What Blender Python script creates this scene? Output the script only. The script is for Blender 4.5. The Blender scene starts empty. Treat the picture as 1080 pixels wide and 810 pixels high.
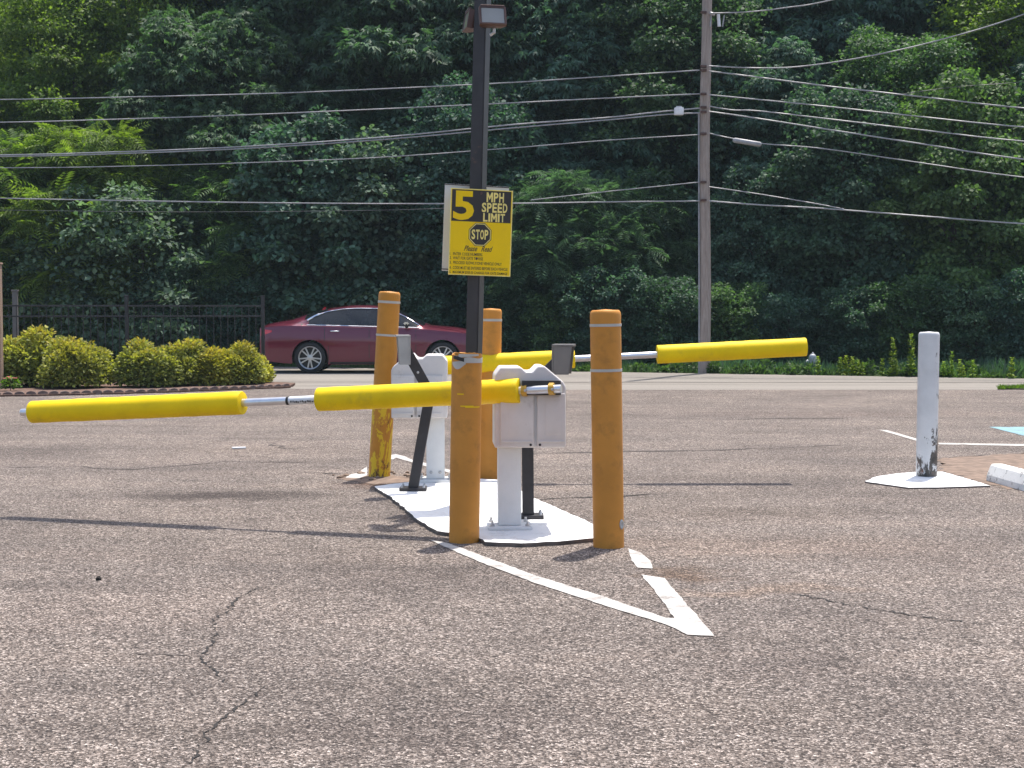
import bpy, bmesh, math, random
import numpy as np
from mathutils import Vector, Matrix

random.seed(7)
RNG = np.random.default_rng(11)
SC = bpy.context.scene
COL = SC.collection

# ------------------------------------------------------------------ camera, sky, sun, exposure
F = 1600.0                      # focal length in photograph pixels (1080 wide)
CAM_H = 1.37
PITCH = math.atan((405 - 326) / F)
cam_data = bpy.data.cameras.new('camera')
cam_data.sensor_width = 36.0
cam_data.lens = 36.0 * F / 1080.0
cam_data.clip_start = 0.05
cam_data.clip_end = 2000.0
cam = bpy.data.objects.new('camera', cam_data)
cam.location = (0, 0, CAM_H)
cam.rotation_euler = (math.pi / 2 - PITCH, 0, 0)
COL.objects.link(cam)
SC.camera = cam

SHX, SHY = -0.17, -0.33          # horizontal shadow offset per metre of height
sun_vec = Vector((-SHX, -SHY, 1.0)).normalized()     # towards the sun
SUN_EL = math.asin(sun_vec.z)
SUN_AZ = math.atan2(sun_vec.x, sun_vec.y)
world = bpy.data.worlds.new('World')
SC.world = world
world.use_nodes = True
wn = world.node_tree
sky = wn.nodes.new('ShaderNodeTexSky')
sky.sky_type = 'NISHITA'
sky.sun_disc = False
sky.sun_elevation = SUN_EL
sky.sun_rotation = SUN_AZ
sky.air_density = 1.0
sky.dust_density = 2.5
sky.ozone_density = 0.5
bg = wn.nodes['Background']
bg.inputs['Strength'].default_value = 0.15
wn.links.new(sky.outputs[0], bg.inputs['Color'])
sun_data = bpy.data.lights.new('sun', 'SUN')
sun_data.energy = 3.6
sun_data.angle = math.radians(0.53)
sun_data.color = (1.0, 0.94, 0.86)
sun = bpy.data.objects.new('sun', sun_data)
sun.rotation_euler = (-sun_vec).to_track_quat('-Z', 'Y').to_euler()
sun.location = (0, 0, 30)
COL.objects.link(sun)
SC.view_settings.view_transform = 'Standard'
SC.view_settings.look = 'None'
SC.view_settings.gamma = 1.0
SC.view_settings.exposure = 0.76
SC.render.engine = 'CYCLES'
SC.cycles.max_bounces = 7
SC.cycles.diffuse_bounces = 3
SC.cycles.glossy_bounces = 3
SC.cycles.transmission_bounces = 4
SC.cycles.caustics_reflective = False
SC.cycles.caustics_refractive = False

# ------------------------------------------------------------------ where a sight line meets the place
CP, SP = math.cos(PITCH), math.sin(PITCH)
def ray(px, py):
    u, v = (px - 540) / F, (405 - py) / F
    return Vector((u, CP + v * SP, -SP + v * CP))
def P(px, py, depth):
    d = ray(px, py)
    return Vector((0, 0, CAM_H)) + d * (depth / d.y)
def G(px, py, z=0.0):
    d = ray(px, py)
    return Vector((0, 0, CAM_H)) + d * ((z - CAM_H) / d.z)
def proj(p):
    q = Vector(p) - Vector((0, 0, CAM_H))
    dep = q.y * CP - q.z * SP
    up = q.y * SP + q.z * CP
    return 540 + F * q.x / dep, 405 - F * up / dep
def XW(px, depth):
    return (px - 540) / F * depth

# ------------------------------------------------------------------ node materials
def new_mat(name):
    m = bpy.data.materials.new(name)
    m.use_nodes = True
    nt = m.node_tree
    return m, nt, nt.nodes['Principled BSDF']
def N(nt, kind, **kw):
    n = nt.nodes.new(kind)
    for k, v in kw.items():
        if k in n.inputs.keys():
            n.inputs[k].default_value = v
        else:
            setattr(n, k, v)
    return n
def ramp(nt, fac, stops):
    r = nt.nodes.new('ShaderNodeValToRGB')
    cr = r.color_ramp
    while len(cr.elements) < len(stops):
        cr.elements.new(0.5)
    for e, (p, c) in zip(cr.elements, stops):
        e.position = p
        e.color = (c[0], c[1], c[2], 1) if len(c) == 3 else c
    nt.links.new(fac, r.inputs[0])
    return r.outputs[0]
def g(v):
    return (v, v, v)
def mixc(nt, fac, a, b, mode='MIX'):
    n = nt.nodes.new('ShaderNodeMix')
    n.data_type = 'RGBA'
    n.blend_type = mode
    for sock, val in ((n.inputs[0], fac), (n.inputs[6], a), (n.inputs[7], b)):
        if hasattr(val, 'node'):
            nt.links.new(val, sock)
        elif isinstance(val, (int, float)):
            sock.default_value = val
        else:
            sock.default_value = (val[0], val[1], val[2], 1)
    return n.outputs[2]
def noise(nt, vec, scale, detail=4, rough=0.6, dist=0.0):
    n = N(nt, 'ShaderNodeTexNoise', Scale=scale, Detail=detail, Roughness=rough, Distortion=dist)
    if vec is not None:
        nt.links.new(vec, n.inputs['Vector'])
    return n.outputs[0]
def bump(nt, bsdf, height, strength=0.3, distance=0.01):
    b = N(nt, 'ShaderNodeBump', Strength=strength, Distance=distance)
    nt.links.new(height, b.inputs['Height'])
    nt.links.new(b.outputs[0], bsdf.inputs['Normal'])
def simple(name, color, rough=0.5, metal=0.0, spec=0.5, var=0.12, scale=8.0, bstr=0.08, bscale=60.0, coat=0.0, dirt=None, dscale=3.0, dlo=0.55, dhi=0.7):
    """a plain coloured surface with uneven tone, fine relief and, if asked, patches of wear of another colour"""
    m, nt, b = new_mat(name)
    tc = nt.nodes.new('ShaderNodeTexCoord')
    v = tc.outputs['Object']
    n1 = noise(nt, v, scale, 5)
    c = ramp(nt, n1, [(0.3, [x * (1 - var) for x in color]), (0.7, [min(1, x * (1 + var)) for x in color])])
    if dirt is not None:
        n2 = noise(nt, v, dscale, 6, 0.7)
        fac = ramp(nt, n2, [(dlo, g(0)), (dhi, g(1))])
        c = mixc(nt, fac, c, dirt)
    nt.links.new(c, b.inputs['Base Color'])
    b.inputs['Roughness'].default_value = rough
    b.inputs['Metallic'].default_value = metal
    b.inputs['Specular IOR Level'].default_value = spec
    if coat:
        b.inputs['Coat Weight'].default_value = coat
        b.inputs['Coat Roughness'].default_value = 0.06
    if bstr:
        bump(nt, b, noise(nt, v, bscale, 3), bstr, 0.004)
    return m

def mat_asphalt():
    m, nt, b = new_mat('asphalt')
    pos = nt.nodes.new('ShaderNodeNewGeometry').outputs['Position']
    warp = N(nt, 'ShaderNodeVectorMath', operation='MULTIPLY_ADD')
    wn_ = N(nt, 'ShaderNodeTexNoise', Scale=130.0, Detail=1.0)
    nt.links.new(pos, wn_.inputs['Vector'])
    nt.links.new(wn_.outputs['Color'], warp.inputs[0])
    warp.inputs[1].default_value = (0.012, 0.012, 0.0)
    nt.links.new(pos, warp.inputs[2])
    vor = N(nt, 'ShaderNodeTexVoronoi', Scale=128.0)
    nt.links.new(warp.outputs[0], vor.inputs['Vector'])
    sep = nt.nodes.new('ShaderNodeSeparateColor')
    nt.links.new(vor.outputs['Color'], sep.inputs[0])
    stone = ramp(nt, sep.outputs[0], [(0.0, (0.036, 0.028, 0.0235)), (0.30, (0.103, 0.082, 0.070)), (0.62, (0.203, 0.166, 0.143)),
                                     (0.86, (0.350, 0.295, 0.258)), (1.0, (0.63, 0.55, 0.495))])
    vor2 = N(nt, 'ShaderNodeTexVoronoi', Scale=52.0)
    nt.links.new(warp.outputs[0], vor2.inputs['Vector'])
    sep2 = nt.nodes.new('ShaderNodeSeparateColor')
    nt.links.new(vor2.outputs['Color'], sep2.inputs[0])
    c = mixc(nt, 0.45, stone, ramp(nt, sep2.outputs[1], [(0, g(0.42)), (0.5, g(0.95)), (1, g(1.45))]), 'MULTIPLY')
    grit = noise(nt, pos, 420.0, 2)
    c = mixc(nt, 0.5, c, ramp(nt, grit, [(0.3, g(0.55)), (0.7, g(1.35))]), 'MULTIPLY')
    # broad unevenness of an old surface: worn wheel paths, patchy binder
    big = noise(nt, pos, 0.55, 5, 0.62)
    c = mixc(nt, 1.0, c, ramp(nt, big, [(0.28, (0.72, 0.71, 0.71)), (0.5, (1.0, 0.99, 0.98)), (0.72, (1.24, 1.22, 1.19))]), 'MULTIPLY')
    mid = noise(nt, pos, 4.5, 4, 0.6)
    c = mixc(nt, 1.0, c, ramp(nt, mid, [(0.3, g(0.90)), (0.7, g(1.10))]), 'MULTIPLY')
    mp = N(nt, 'ShaderNodeMapping')
    mp.inputs['Scale'].default_value = (0.22, 1.6, 1)
    mp.inputs['Rotation'].default_value = (0, 0, 0.05)
    nt.links.new(pos, mp.inputs['Vector'])
    streak = noise(nt, mp.outputs[0], 1.0, 4, 0.6, 0.6)
    c = mixc(nt, 1.0, c, ramp(nt, streak, [(0.30, (0.82, 0.81, 0.80)), (0.5, g(1.0)), (0.68, (1.13, 1.11, 1.09))]), 'MULTIPLY')
    # stains with a shape of their own: oil drips, tracked dirt, bleached arcs
    wob = N(nt, 'ShaderNodeTexNoise', Scale=2.2, Detail=5.0, Roughness=0.65)
    nt.links.new(pos, wob.inputs['Vector'])
    w2 = N(nt, 'ShaderNodeVectorMath', operation='MULTIPLY_ADD')
    nt.links.new(wob.outputs['Color'], w2.inputs[0])
    w2.inputs[1].default_value = (0.9, 0.9, 0)
    nt.links.new(pos, w2.inputs[2])
    stains = [(235, 523, 1.0, 0.42, (0.36, 0.34, 0.34)), (790, 541, 1.1, 0.42, (0.70, 0.68, 0.66)), (715, 603, 0.30, 0.28, (0.72, 0.60, 0.50)),
              (800, 622, 0.75, 0.20, (1.25, 1.15, 1.05)), (400, 605, 0.85, 0.9, (0.78, 0.77, 0.77)), (820, 700, 0.6, 0.5, (0.86, 0.85, 0.85)),
              (440, 765, 0.8, 0.4, (0.84, 0.83, 0.83)), (20, 478, 1.0, 0.9, (0.75, 0.74, 0.74)), (830, 575, 1.5, 0.55, (1.18, 1.12, 1.07)),
              (150, 640, 1.1, 0.8, (1.10, 1.08, 1.07)), (395, 512, 0.42, 0.35, (0.62, 0.45, 0.36)), (985, 590, 0.7, 0.5, (0.88, 0.86, 0.85)),
              (870, 436, 4.0, 1.1, (0.86, 0.84, 0.84)), (300, 475, 2.2, 1.4, (1.12, 1.1, 1.08))]
    for (px, py, rx, ry, colr) in stains:
        cpt = G(px, py)
        sub = N(nt, 'ShaderNodeVectorMath', operation='SUBTRACT')
        nt.links.new(w2.outputs[0], sub.inputs[0])
        sub.inputs[1].default_value = (cpt.x + 0.45, cpt.y + 0.45, 0)
        mul = N(nt, 'ShaderNodeVectorMath', operation='MULTIPLY')
        nt.links.new(sub.outputs[0], mul.inputs[0])
        mul.inputs[1].default_value = (1 / rx, 1 / ry, 0)
        ln = N(nt, 'ShaderNodeVectorMath', operation='LENGTH')
        nt.links.new(mul.outputs[0], ln.inputs[0])
        fac = ramp(nt, ln.outputs['Value'], [(0.25, g(1)), (1.0, g(0))])
        c = mixc(nt, fac, c, mixc(nt, 1.0, c, colr, 'MULTIPLY'))
    nt.links.new(c, b.inputs['Base Color'])
    b.inputs['Roughness'].default_value = 0.85
    b.inputs['Specular IOR Level'].default_value = 0.35
    bump(nt, b, vor.outputs['Distance'], 0.9, 0.012)
    return m

def mat_road():
    m, nt, b = new_mat('road_surface')
    pos = nt.nodes.new('ShaderNodeNewGeometry').outputs['Position']
    n1 = noise(nt, pos, 55.0, 3)
    c = ramp(nt, n1, [(0.3, (0.165, 0.148, 0.128)), (0.7, (0.26, 0.236, 0.205))])
    mp = N(nt, 'ShaderNodeMapping')
    mp.inputs['Scale'].default_value = (0.12, 1.5, 1)
    nt.links.new(pos, mp.inputs['Vector'])
    n2 = noise(nt, mp.outputs[0], 1.2, 5, 0.65, 0.4)
    c = mixc(nt, 1.0, c, ramp(nt, n2, [(0.28, (0.72, 0.71, 0.70)), (0.5, g(1.0)), (0.72, g(1.12))]), 'MULTIPLY')
    nt.links.new(c, b.inputs['Base Color'])
    b.inputs['Roughness'].default_value = 0.85
    bump(nt, b, n1, 0.4, 0.006)
    return m

def mat_paint(name, color, wear=(0.17, 0.15, 0.135), lo=0.60, hi=0.74, rough=0.75):
    m, nt, b = new_mat(name)
    pos = nt.nodes.new('ShaderNodeNewGeometry').outputs['Position']
    n1 = noise(nt, pos, 6.0, 6, 0.7)
    n2 = noise(nt, pos, 90.0, 2)
    a = N(nt, 'ShaderNodeMath', operation='MULTIPLY_ADD')
    nt.links.new(n2, a.inputs[0])
    a.inputs[1].default_value = 0.35
    nt.links.new(n1, a.inputs[2])
    fac = ramp(nt, a.outputs[0], [(lo + 0.12, g(0)), (hi + 0.14, g(1))])
    base = ramp(nt, noise(nt, pos, 2.5, 4), [(0.3, [x * 0.88 for x in color]), (0.7, color)])
    c = mixc(nt, fac, base, wear)
    nt.links.new(c, b.inputs['Base Color'])
    b.inputs['Roughness'].default_value = rough
    bump(nt, b, n2, 0.5, 0.004)
    return m

def mat_leaf(name, dark, light, trans, spec=0.22, rough=0.6, tfac=0.32, tip=None):
    m, nt, b = new_mat(name)
    geo = nt.nodes.new('ShaderNodeNewGeometry')
    oi = nt.nodes.new('ShaderNodeObjectInfo')
    c = ramp(nt, geo.outputs['Random Per Island'], [(0.0, dark), (0.75, light), (1.0, [min(1, x * 1.35) for x in light])])
    pn = noise(nt, geo.outputs['Position'], 0.9, 3)
    c = mixc(nt, 1.0, c, ramp(nt, pn, [(0.3, g(0.72)), (0.7, g(1.28))]), 'MULTIPLY')
    hue = ramp(nt, oi.outputs['Random'], [(0.0, (0.85, 0.92, 1.05)), (0.5, g(1.0)), (1.0, (1.15, 1.06, 0.85))])
    c = mixc(nt, 1.0, c, hue, 'MULTIPLY')
    if tip is not None:
        at = N(nt, 'ShaderNodeAttribute', attribute_name='young')
        c = mixc(nt, at.outputs['Fac'], c, tip)
    nt.links.new(c, b.inputs['Base Color'])
    b.inputs['Roughness'].default_value = rough
    b.inputs['Specular IOR Level'].default_value = spec
    tr = nt.nodes.new('ShaderNodeBsdfTranslucent')
    tcol = mixc(nt, 1.0, c, trans, 'MULTIPLY')
    nt.links.new(tcol, tr.inputs['Color'])
    mx = nt.nodes.new('ShaderNodeMixShader')
    mx.inputs[0].default_value = tfac
    nt.links.new(b.outputs[0], mx.inputs[1])
    nt.links.new(tr.outputs[0], mx.inputs[2])
    nt.links.new(mx.outputs[0], nt.nodes['Material Output'].inputs['Surface'])
    return m

def mat_bark(name, a, bcol, sc=9.0):
    m, nt, b = new_mat(name)
    tc = nt.nodes.new('ShaderNodeTexCoord')
    mp = N(nt, 'ShaderNodeMapping')
    mp.inputs['Scale'].default_value = (sc, sc, sc * 0.08)
    nt.links.new(tc.outputs['Object'], mp.inputs['Vector'])
    n1 = noise(nt, mp.outputs[0], 3.0, 6, 0.7)
    nt.links.new(ramp(nt, n1, [(0.3, a), (0.7, bcol)]), b.inputs['Base Color'])
    b.inputs['Roughness'].default_value = 0.9
    bump(nt, b, n1, 0.6, 0.02)
    return m

def mat_scuffed_sleeve():
    """ochre sleeve scraped by bumpers low down: bright yellow paint under the ochre, dark gouges"""
    m, nt, b = new_mat('scuffed_sleeve')
    tc = nt.nodes.new('ShaderNodeTexCoord')
    v = tc.outputs['Object']
    c = ramp(nt, noise(nt, v, 7.0, 4), [(0.3, (0.48, 0.195, 0.012)), (0.7, (0.57, 0.24, 0.018))])
    sepz = nt.nodes.new('ShaderNodeSeparateXYZ')
    nt.links.new(v, sepz.inputs[0])
    mp = N(nt, 'ShaderNodeMapping')
    mp.inputs['Scale'].default_value = (9, 9, 4.0)
    nt.links.new(v, mp.inputs['Vector'])
    n2 = noise(nt, mp.outputs[0], 1.0, 5, 0.7, 0.8)
    low = ramp(nt, sepz.outputs['Z'], [(0.0, g(0.24)), (0.5, g(0.19)), (0.9, g(0.0))])
    ad = N(nt, 'ShaderNodeMath', operation='ADD')
    nt.links.new(n2, ad.inputs[0]); nt.links.new(low, ad.inputs[1])
    yl = ramp(nt, ad.outputs[0], [(0.70, g(0)), (0.73, g(1))])
    c = mixc(nt, yl, c, (0.72, 0.48, 0.01))
    mp2 = N(nt, 'ShaderNodeMapping')
    mp2.inputs['Scale'].default_value = (14, 14, 5.0)
    mp2.inputs['Location'].default_value = (3, 1, 7)
    nt.links.new(v, mp2.inputs['Vector'])
    n3 = noise(nt, mp2.outputs[0], 1.0, 5, 0.75, 1.0)
    ad2 = N(nt, 'ShaderNodeMath', operation='ADD')
    nt.links.new(n3, ad2.inputs[0]); nt.links.new(low, ad2.inputs[1])
    dk = ramp(nt, ad2.outputs[0], [(0.80, g(0)), (0.84, g(1))])
    c = mixc(nt, dk, c, (0.12, 0.05, 0.015))
    nt.links.new(c, b.inputs['Base Color'])
    b.inputs['Roughness'].default_value = 0.5
    bump(nt, b, ad2.outputs[0], 0.5, 0.01)
    return m

def mat_chipped_white():
    m, nt, b = new_mat('chipped_white_steel')
    tc = nt.nodes.new('ShaderNodeTexCoord')
    v = tc.outputs['Object']
    sepz = nt.nodes.new('ShaderNodeSeparateXYZ')
    nt.links.new(v, sepz.inputs[0])
    mp = N(nt, 'ShaderNodeMapping')
    mp.inputs['Scale'].default_value = (10, 10, 4.5)
    mp.inputs['Location'].default_value = (1.7, 0.4, 2.2)
    nt.links.new(v, mp.inputs['Vector'])
    n2 = noise(nt, mp.outputs[0], 1.0, 6, 0.75, 0.5)
    low = ramp(nt, sepz.outputs['Z'], [(0.0, g(0.27)), (0.10, g(0.20)), (0.38, g(0.15)), (0.48, g(0.04)), (0.70, g(0.05)), (0.85, g(0.04)), (1.0, g(0.0))])
    side = N(nt, 'ShaderNodeMath', operation='MULTIPLY_ADD')
    nt.links.new(sepz.outputs['X'], side.inputs[0])
    side.inputs[1].default_value = 1.0
    nt.links.new(low, side.inputs[2])
    ad = N(nt, 'ShaderNodeMath', operation='ADD')
    nt.links.new(n2, ad.inputs[0]); nt.links.new(side.outputs[0], ad.inputs[1])
    fac = ramp(nt, ad.outputs[0], [(0.69, g(0)), (0.71, g(1))])
    rust = ramp(nt, noise(nt, v, 25.0, 4), [(0.35, (0.03, 0.028, 0.026)), (0.6, (0.10, 0.085, 0.075)), (0.75, (0.22, 0.06, 0.025))])
    base = ramp(nt, noise(nt, v, 5.0, 4), [(0.3, g(0.56)), (0.7, g(0.66))])
    c = mixc(nt, fac, base, rust)
    nt.links.new(c, b.inputs['Base Color'])
    b.inputs['Roughness'].default_value = 0.5
    bump(nt, b, fac, -0.3, 0.004)
    return m

M = {}
M['asphalt'] = mat_asphalt()
M['road'] = mat_road()
M['white_paint'] = mat_paint('white_road_paint', (0.50, 0.475, 0.44), lo=0.56, hi=0.76)
M['pad_paint'] = mat_paint('white_painted_concrete', (0.78, 0.78, 0.77), (0.30, 0.28, 0.26), 0.60, 0.86)
M['blue_paint'] = mat_paint('pale_blue_road_paint', (0.20, 0.36, 0.41))
M['slab_edge'] = simple('shaded_edge_concrete', (0.14, 0.115, 0.10), 0.9, var=0.4, scale=12)  # bare concrete, its colour darkened for the shade on the slab's side
M['crack'] = simple('crack_dark', (0.022, 0.019, 0.017), 0.95)
M['crack_soft'] = simple('seam_dark', (0.075, 0.062, 0.055), 0.95)
M['soil'] = simple('brown_soil', (0.19, 0.135, 0.10), 0.95, var=0.45, scale=9, bstr=0.7, bscale=40)
M['mulch'] = simple('mulch', (0.13, 0.075, 0.055), 0.95, var=0.6, scale=30, bstr=0.8, bscale=55)
M['forest_floor'] = simple('forest_floor', (0.05, 0.055, 0.025), 0.95, var=0.5, scale=1.5, bstr=0.5, bscale=20)
M['ochre'] = simple('ochre_sleeve', (0.57, 0.243, 0.042), 0.55, spec=0.25, var=0.12, scale=3.5, bstr=0.06, bscale=25, dirt=(0.33, 0.15, 0.035), dscale=5, dlo=0.52, dhi=0.78)
M['scuffed'] = mat_scuffed_sleeve()
M['band'] = simple('reflective_band', (0.50, 0.47, 0.42), 0.45)
M['chipwhite'] = mat_chipped_white()
M['white_plastic'] = simple('weathered_white_plastic', (0.69, 0.65, 0.62), 0.55, var=0.08, scale=5, bstr=0.08, bscale=30, dirt=(0.42, 0.36, 0.31), dscale=7, dlo=0.58, dhi=0.85)
M['white_steel'] = simple('white_painted_steel', (0.74, 0.74, 0.73), 0.45, var=0.05, dirt=(0.45, 0.42, 0.38), dscale=9, dlo=0.68, dhi=0.78)
M['black_steel'] = simple('black_painted_steel', (0.022, 0.020, 0.024), 0.42, var=0.3, scale=14, dirt=(0.10, 0.05, 0.03), dscale=9, dlo=0.70, dhi=0.78)
M['pole_black'] = simple('weathered_black_pole', (0.028, 0.024, 0.026), 0.5, var=0.35, scale=6, dirt=(0.16, 0.075, 0.05), dscale=5, dlo=0.60, dhi=0.70)
M['grey_plastic'] = simple('grey_plastic', (0.13, 0.122, 0.115), 0.5)
M['grey_pale'] = simple('pale_grey_plastic', (0.36, 0.35, 0.34), 0.5)
M['foam'] = simple('yellow_foam', (0.88, 0.61, 0.003), 0.6, spec=0.25, var=0.08, scale=5, bstr=0.22, bscale=70, dirt=(0.62, 0.42, 0.03), dscale=4, dlo=0.58, dhi=0.80)
M['aluminium'] = simple('aluminium', (0.72, 0.72, 0.74), 0.32, 0.9, var=0.08, scale=15)
M['sticker'] = simple('sticker_white', (0.75, 0.75, 0.76), 0.4)
M['gold'] = simple('yellow_clamp', (0.55, 0.33, 0.05), 0.4, 0.3)
M['zinc'] = simple('zinc_bolt', (0.45, 0.45, 0.46), 0.4, 0.8)
M['sign_yellow'] = simple('sign_yellow', (0.86, 0.57, 0.002), 0.5, spec=0.25, var=0.04, scale=4, bstr=0.0, dirt=(0.78, 0.52, 0.01), dscale=5)
M['sign_pale'] = simple('sign_border', (0.84, 0.68, 0.20), 0.4, bstr=0.0)
M['sign_black'] = simple('sign_black', (0.025, 0.018, 0.016), 0.45, bstr=0.0)
M['sign_back'] = simple('sign_back_aluminium', (0.62, 0.62, 0.64), 0.45, 0.2, var=0.05)
M['bronze'] = simple('bronze_housing', (0.10, 0.055, 0.045), 0.45, 0.4)
M['reflector'] = simple('lamp_reflector', (0.82, 0.80, 0.75), 0.4, 0.15, bstr=0.3, bscale=90)
M['wood_pole'] = mat_bark('weathered_pole_wood', (0.24, 0.185, 0.155), (0.43, 0.355, 0.31), 12)
M['wood_post'] = mat_bark('tan_post_wood', (0.26, 0.17, 0.12), (0.42, 0.30, 0.22), 10)
M['bark'] = mat_bark('bark', (0.035, 0.027, 0.02), (0.10, 0.08, 0.06), 6)
M['cable'] = simple('cable_grey', (0.30, 0.30, 0.31), 0.5, var=0.2)
M['cable_dark'] = simple('cable_dark', (0.10, 0.10, 0.105), 0.5, var=0.2)
M['hydrant'] = simple('hydrant_silver', (0.38, 0.40, 0.42), 0.5, 0.2, var=0.15)
M['concrete_edge'] = simple('edging_concrete', (0.16, 0.115, 0.10), 0.9, var=0.3, scale=14, bstr=0.4)
M['wheelstop'] = simple('wheel_stop_paint', (0.74, 0.73, 0.70), 0.8, var=0.08, scale=6, bstr=0.4, bscale=70, dirt=(0.22, 0.21, 0.20), dscale=14, dlo=0.57, dhi=0.64)
M['tyre'] = simple('tyre_rubber', (0.02, 0.02, 0.02), 0.8)
M['rim'] = simple('alloy_rim', (0.55, 0.56, 0.58), 0.3, 0.85, bstr=0)
M['chrome'] = simple('chrome', (0.80, 0.81, 0.83), 0.14, 1.0, bstr=0)
M['carglass'] = simple('tinted_glass', (0.012, 0.015, 0.018), 0.06, bstr=0)
M['black_trim'] = simple('black_trim', (0.012, 0.012, 0.013), 0.5, bstr=0)
M['tail_red'] = simple('tail_lamp_red', (0.60, 0.006, 0.02), 0.12, bstr=0, coat=1.0)
M['clear_lamp'] = simple('head_lamp', (0.55, 0.56, 0.58), 0.12, bstr=0)
def mat_carpaint():
    m, nt, b = new_mat('maroon_paint')
    b.inputs['Base Color'].default_value = (0.125, 0.0025, 0.026, 1)
    b.inputs['Metallic'].default_value = 0.35
    b.inputs['Roughness'].default_value = 0.34
    b.inputs['Coat Weight'].default_value = 1.0
    b.inputs['Coat Roughness'].default_value = 0.04
    return m
M['maroon'] = mat_carpaint()
def mat_lampglass():
    m, nt, b = new_mat('whitened_lamp_glass')
    tp_ = nt.nodes.new('ShaderNodeBsdfTransparent'); gl = nt.nodes.new('ShaderNodeBsdfGlossy')
    df = nt.nodes.new('ShaderNodeBsdfTranslucent'); df.inputs['Color'].default_value = (0.95, 0.93, 0.88, 1)  # milky white in the glass stands in for reflected sky and ground
    d2 = nt.nodes.new('ShaderNodeBsdfDiffuse'); d2.inputs['Color'].default_value = (0.85, 0.83, 0.78, 1)
    ma = nt.nodes.new('ShaderNodeMixShader'); ma.inputs[0].default_value = 0.5
    nt.links.new(df.outputs[0], ma.inputs[1]); nt.links.new(d2.outputs[0], ma.inputs[2])
    tr = nt.nodes.new('ShaderNodeMixShader'); tr.inputs[0].default_value = 0.55
    nt.links.new(tp_.outputs[0], tr.inputs[1]); nt.links.new(ma.outputs[0], tr.inputs[2])
    gl.inputs['Roughness'].default_value = 0.05
    mx = nt.nodes.new('ShaderNodeMixShader'); fr = nt.nodes.new('ShaderNodeFresnel')
    nt.links.new(fr.outputs[0], mx.inputs[0]); nt.links.new(tr.outputs[0], mx.inputs[1]); nt.links.new(gl.outputs[0], mx.inputs[2])
    nt.links.new(mx.outputs[0], nt.nodes['Material Output'].inputs['Surface'])
    return m
M['lampglass'] = mat_lampglass()
LEAF = {
    'blue_green': mat_leaf('leaf_blue_green', (0.043, 0.083, 0.060), (0.090, 0.158, 0.110), (1.3, 1.8, 0.9)),
    'deep_green': mat_leaf('leaf_deep_green', (0.037, 0.073, 0.050), (0.078, 0.138, 0.088), (1.3, 1.8, 0.8)),
    'mid_green': mat_leaf('leaf_mid_green', (0.050, 0.096, 0.046), (0.108, 0.176, 0.074), (1.4, 1.9, 0.7)),
    'yellow_green': mat_leaf('leaf_yellow_green', (0.072, 0.120, 0.030), (0.150, 0.210, 0.050), (1.6, 1.9, 0.5), tfac=0.4),
    'pale': mat_leaf('leaf_pale_underside', (0.056, 0.098, 0.060), (0.150, 0.205, 0.130), (1.4, 1.8, 0.8)),
    'hedge': mat_leaf('leaf_hedge', (0.11, 0.135, 0.032), (0.36, 0.365, 0.085), (1.6, 1.7, 0.5), tfac=0.3, tip=(0.48, 0.35, 0.070)),
    'weed': mat_leaf('leaf_weed', (0.050, 0.10, 0.015), (0.12, 0.20, 0.03), (1.6, 1.9, 0.4), tfac=0.4),
    'verge': mat_leaf('leaf_verge', (0.035, 0.070, 0.022), (0.085, 0.135, 0.040), (1.5, 1.8, 0.6)),
    'weed_bright': mat_leaf('leaf_weed_bright', (0.12, 0.20, 0.02), (0.22, 0.30, 0.035), (1.6, 1.8, 0.4), tfac=0.4),
    'petal': mat_leaf('pink_petal', (0.55, 0.10, 0.14), (0.75, 0.22, 0.26), (1.2, 1, 1)),
}

# ------------------------------------------------------------------ mesh helpers
def box(bm, c, s, rot=None):
    r = bmesh.ops.create_cube(bm, size=1.0)
    mat = Matrix.Translation(c) @ (rot.to_4x4() if rot else Matrix()) @ Matrix.Diagonal((s[0], s[1], s[2], 1))
    bmesh.ops.transform(bm, matrix=mat, verts=r['verts'])
    return r['verts']
def bbox(c, s, bev=0.0, seg=2, rot=None):
    bm = bmesh.new()
    box(bm, c, s, rot)
    if bev:
        bmesh.ops.bevel(bm, geom=bm.edges[:], offset=bev, segments=seg, profile=0.6, affect='EDGES')
    return bm
def tube(bm, pts, r, n=8, cap=True, sq=False):
    pts = [Vector(p) for p in pts]
    rs = r if isinstance(r, (list, tuple)) else [r] * len(pts)
    t0 = (pts[1] - pts[0]).normalized()
    ref = Vector((0, 0, 1)) if abs(t0.z) < 0.9 else Vector((1, 0, 0))
    a = t0.cross(ref).normalized()
    rings = []
    for i, p in enumerate(pts):
        t = (pts[min(i + 1, len(pts) - 1)] - pts[max(i - 1, 0)]).normalized()
        a = (a - t * a.dot(t)).normalized()
        b = t.cross(a)
        ring = []
        for k in range(n):
            th = 2 * math.pi * (k + (0.5 if sq else 0)) / n
            ring.append(bm.verts.new(p + (a * math.cos(th) + b * math.sin(th)) * rs[i]))
        rings.append(ring)
    for i in range(len(rings) - 1):
        for k in range(n):
            bm.faces.new((rings[i][k], rings[i][(k + 1) % n], rings[i + 1][(k + 1) % n], rings[i + 1][k]))
    if cap:
        bm.faces.new(rings[0][::-1])
        bm.faces.new(rings[-1])
    return bm
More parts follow.
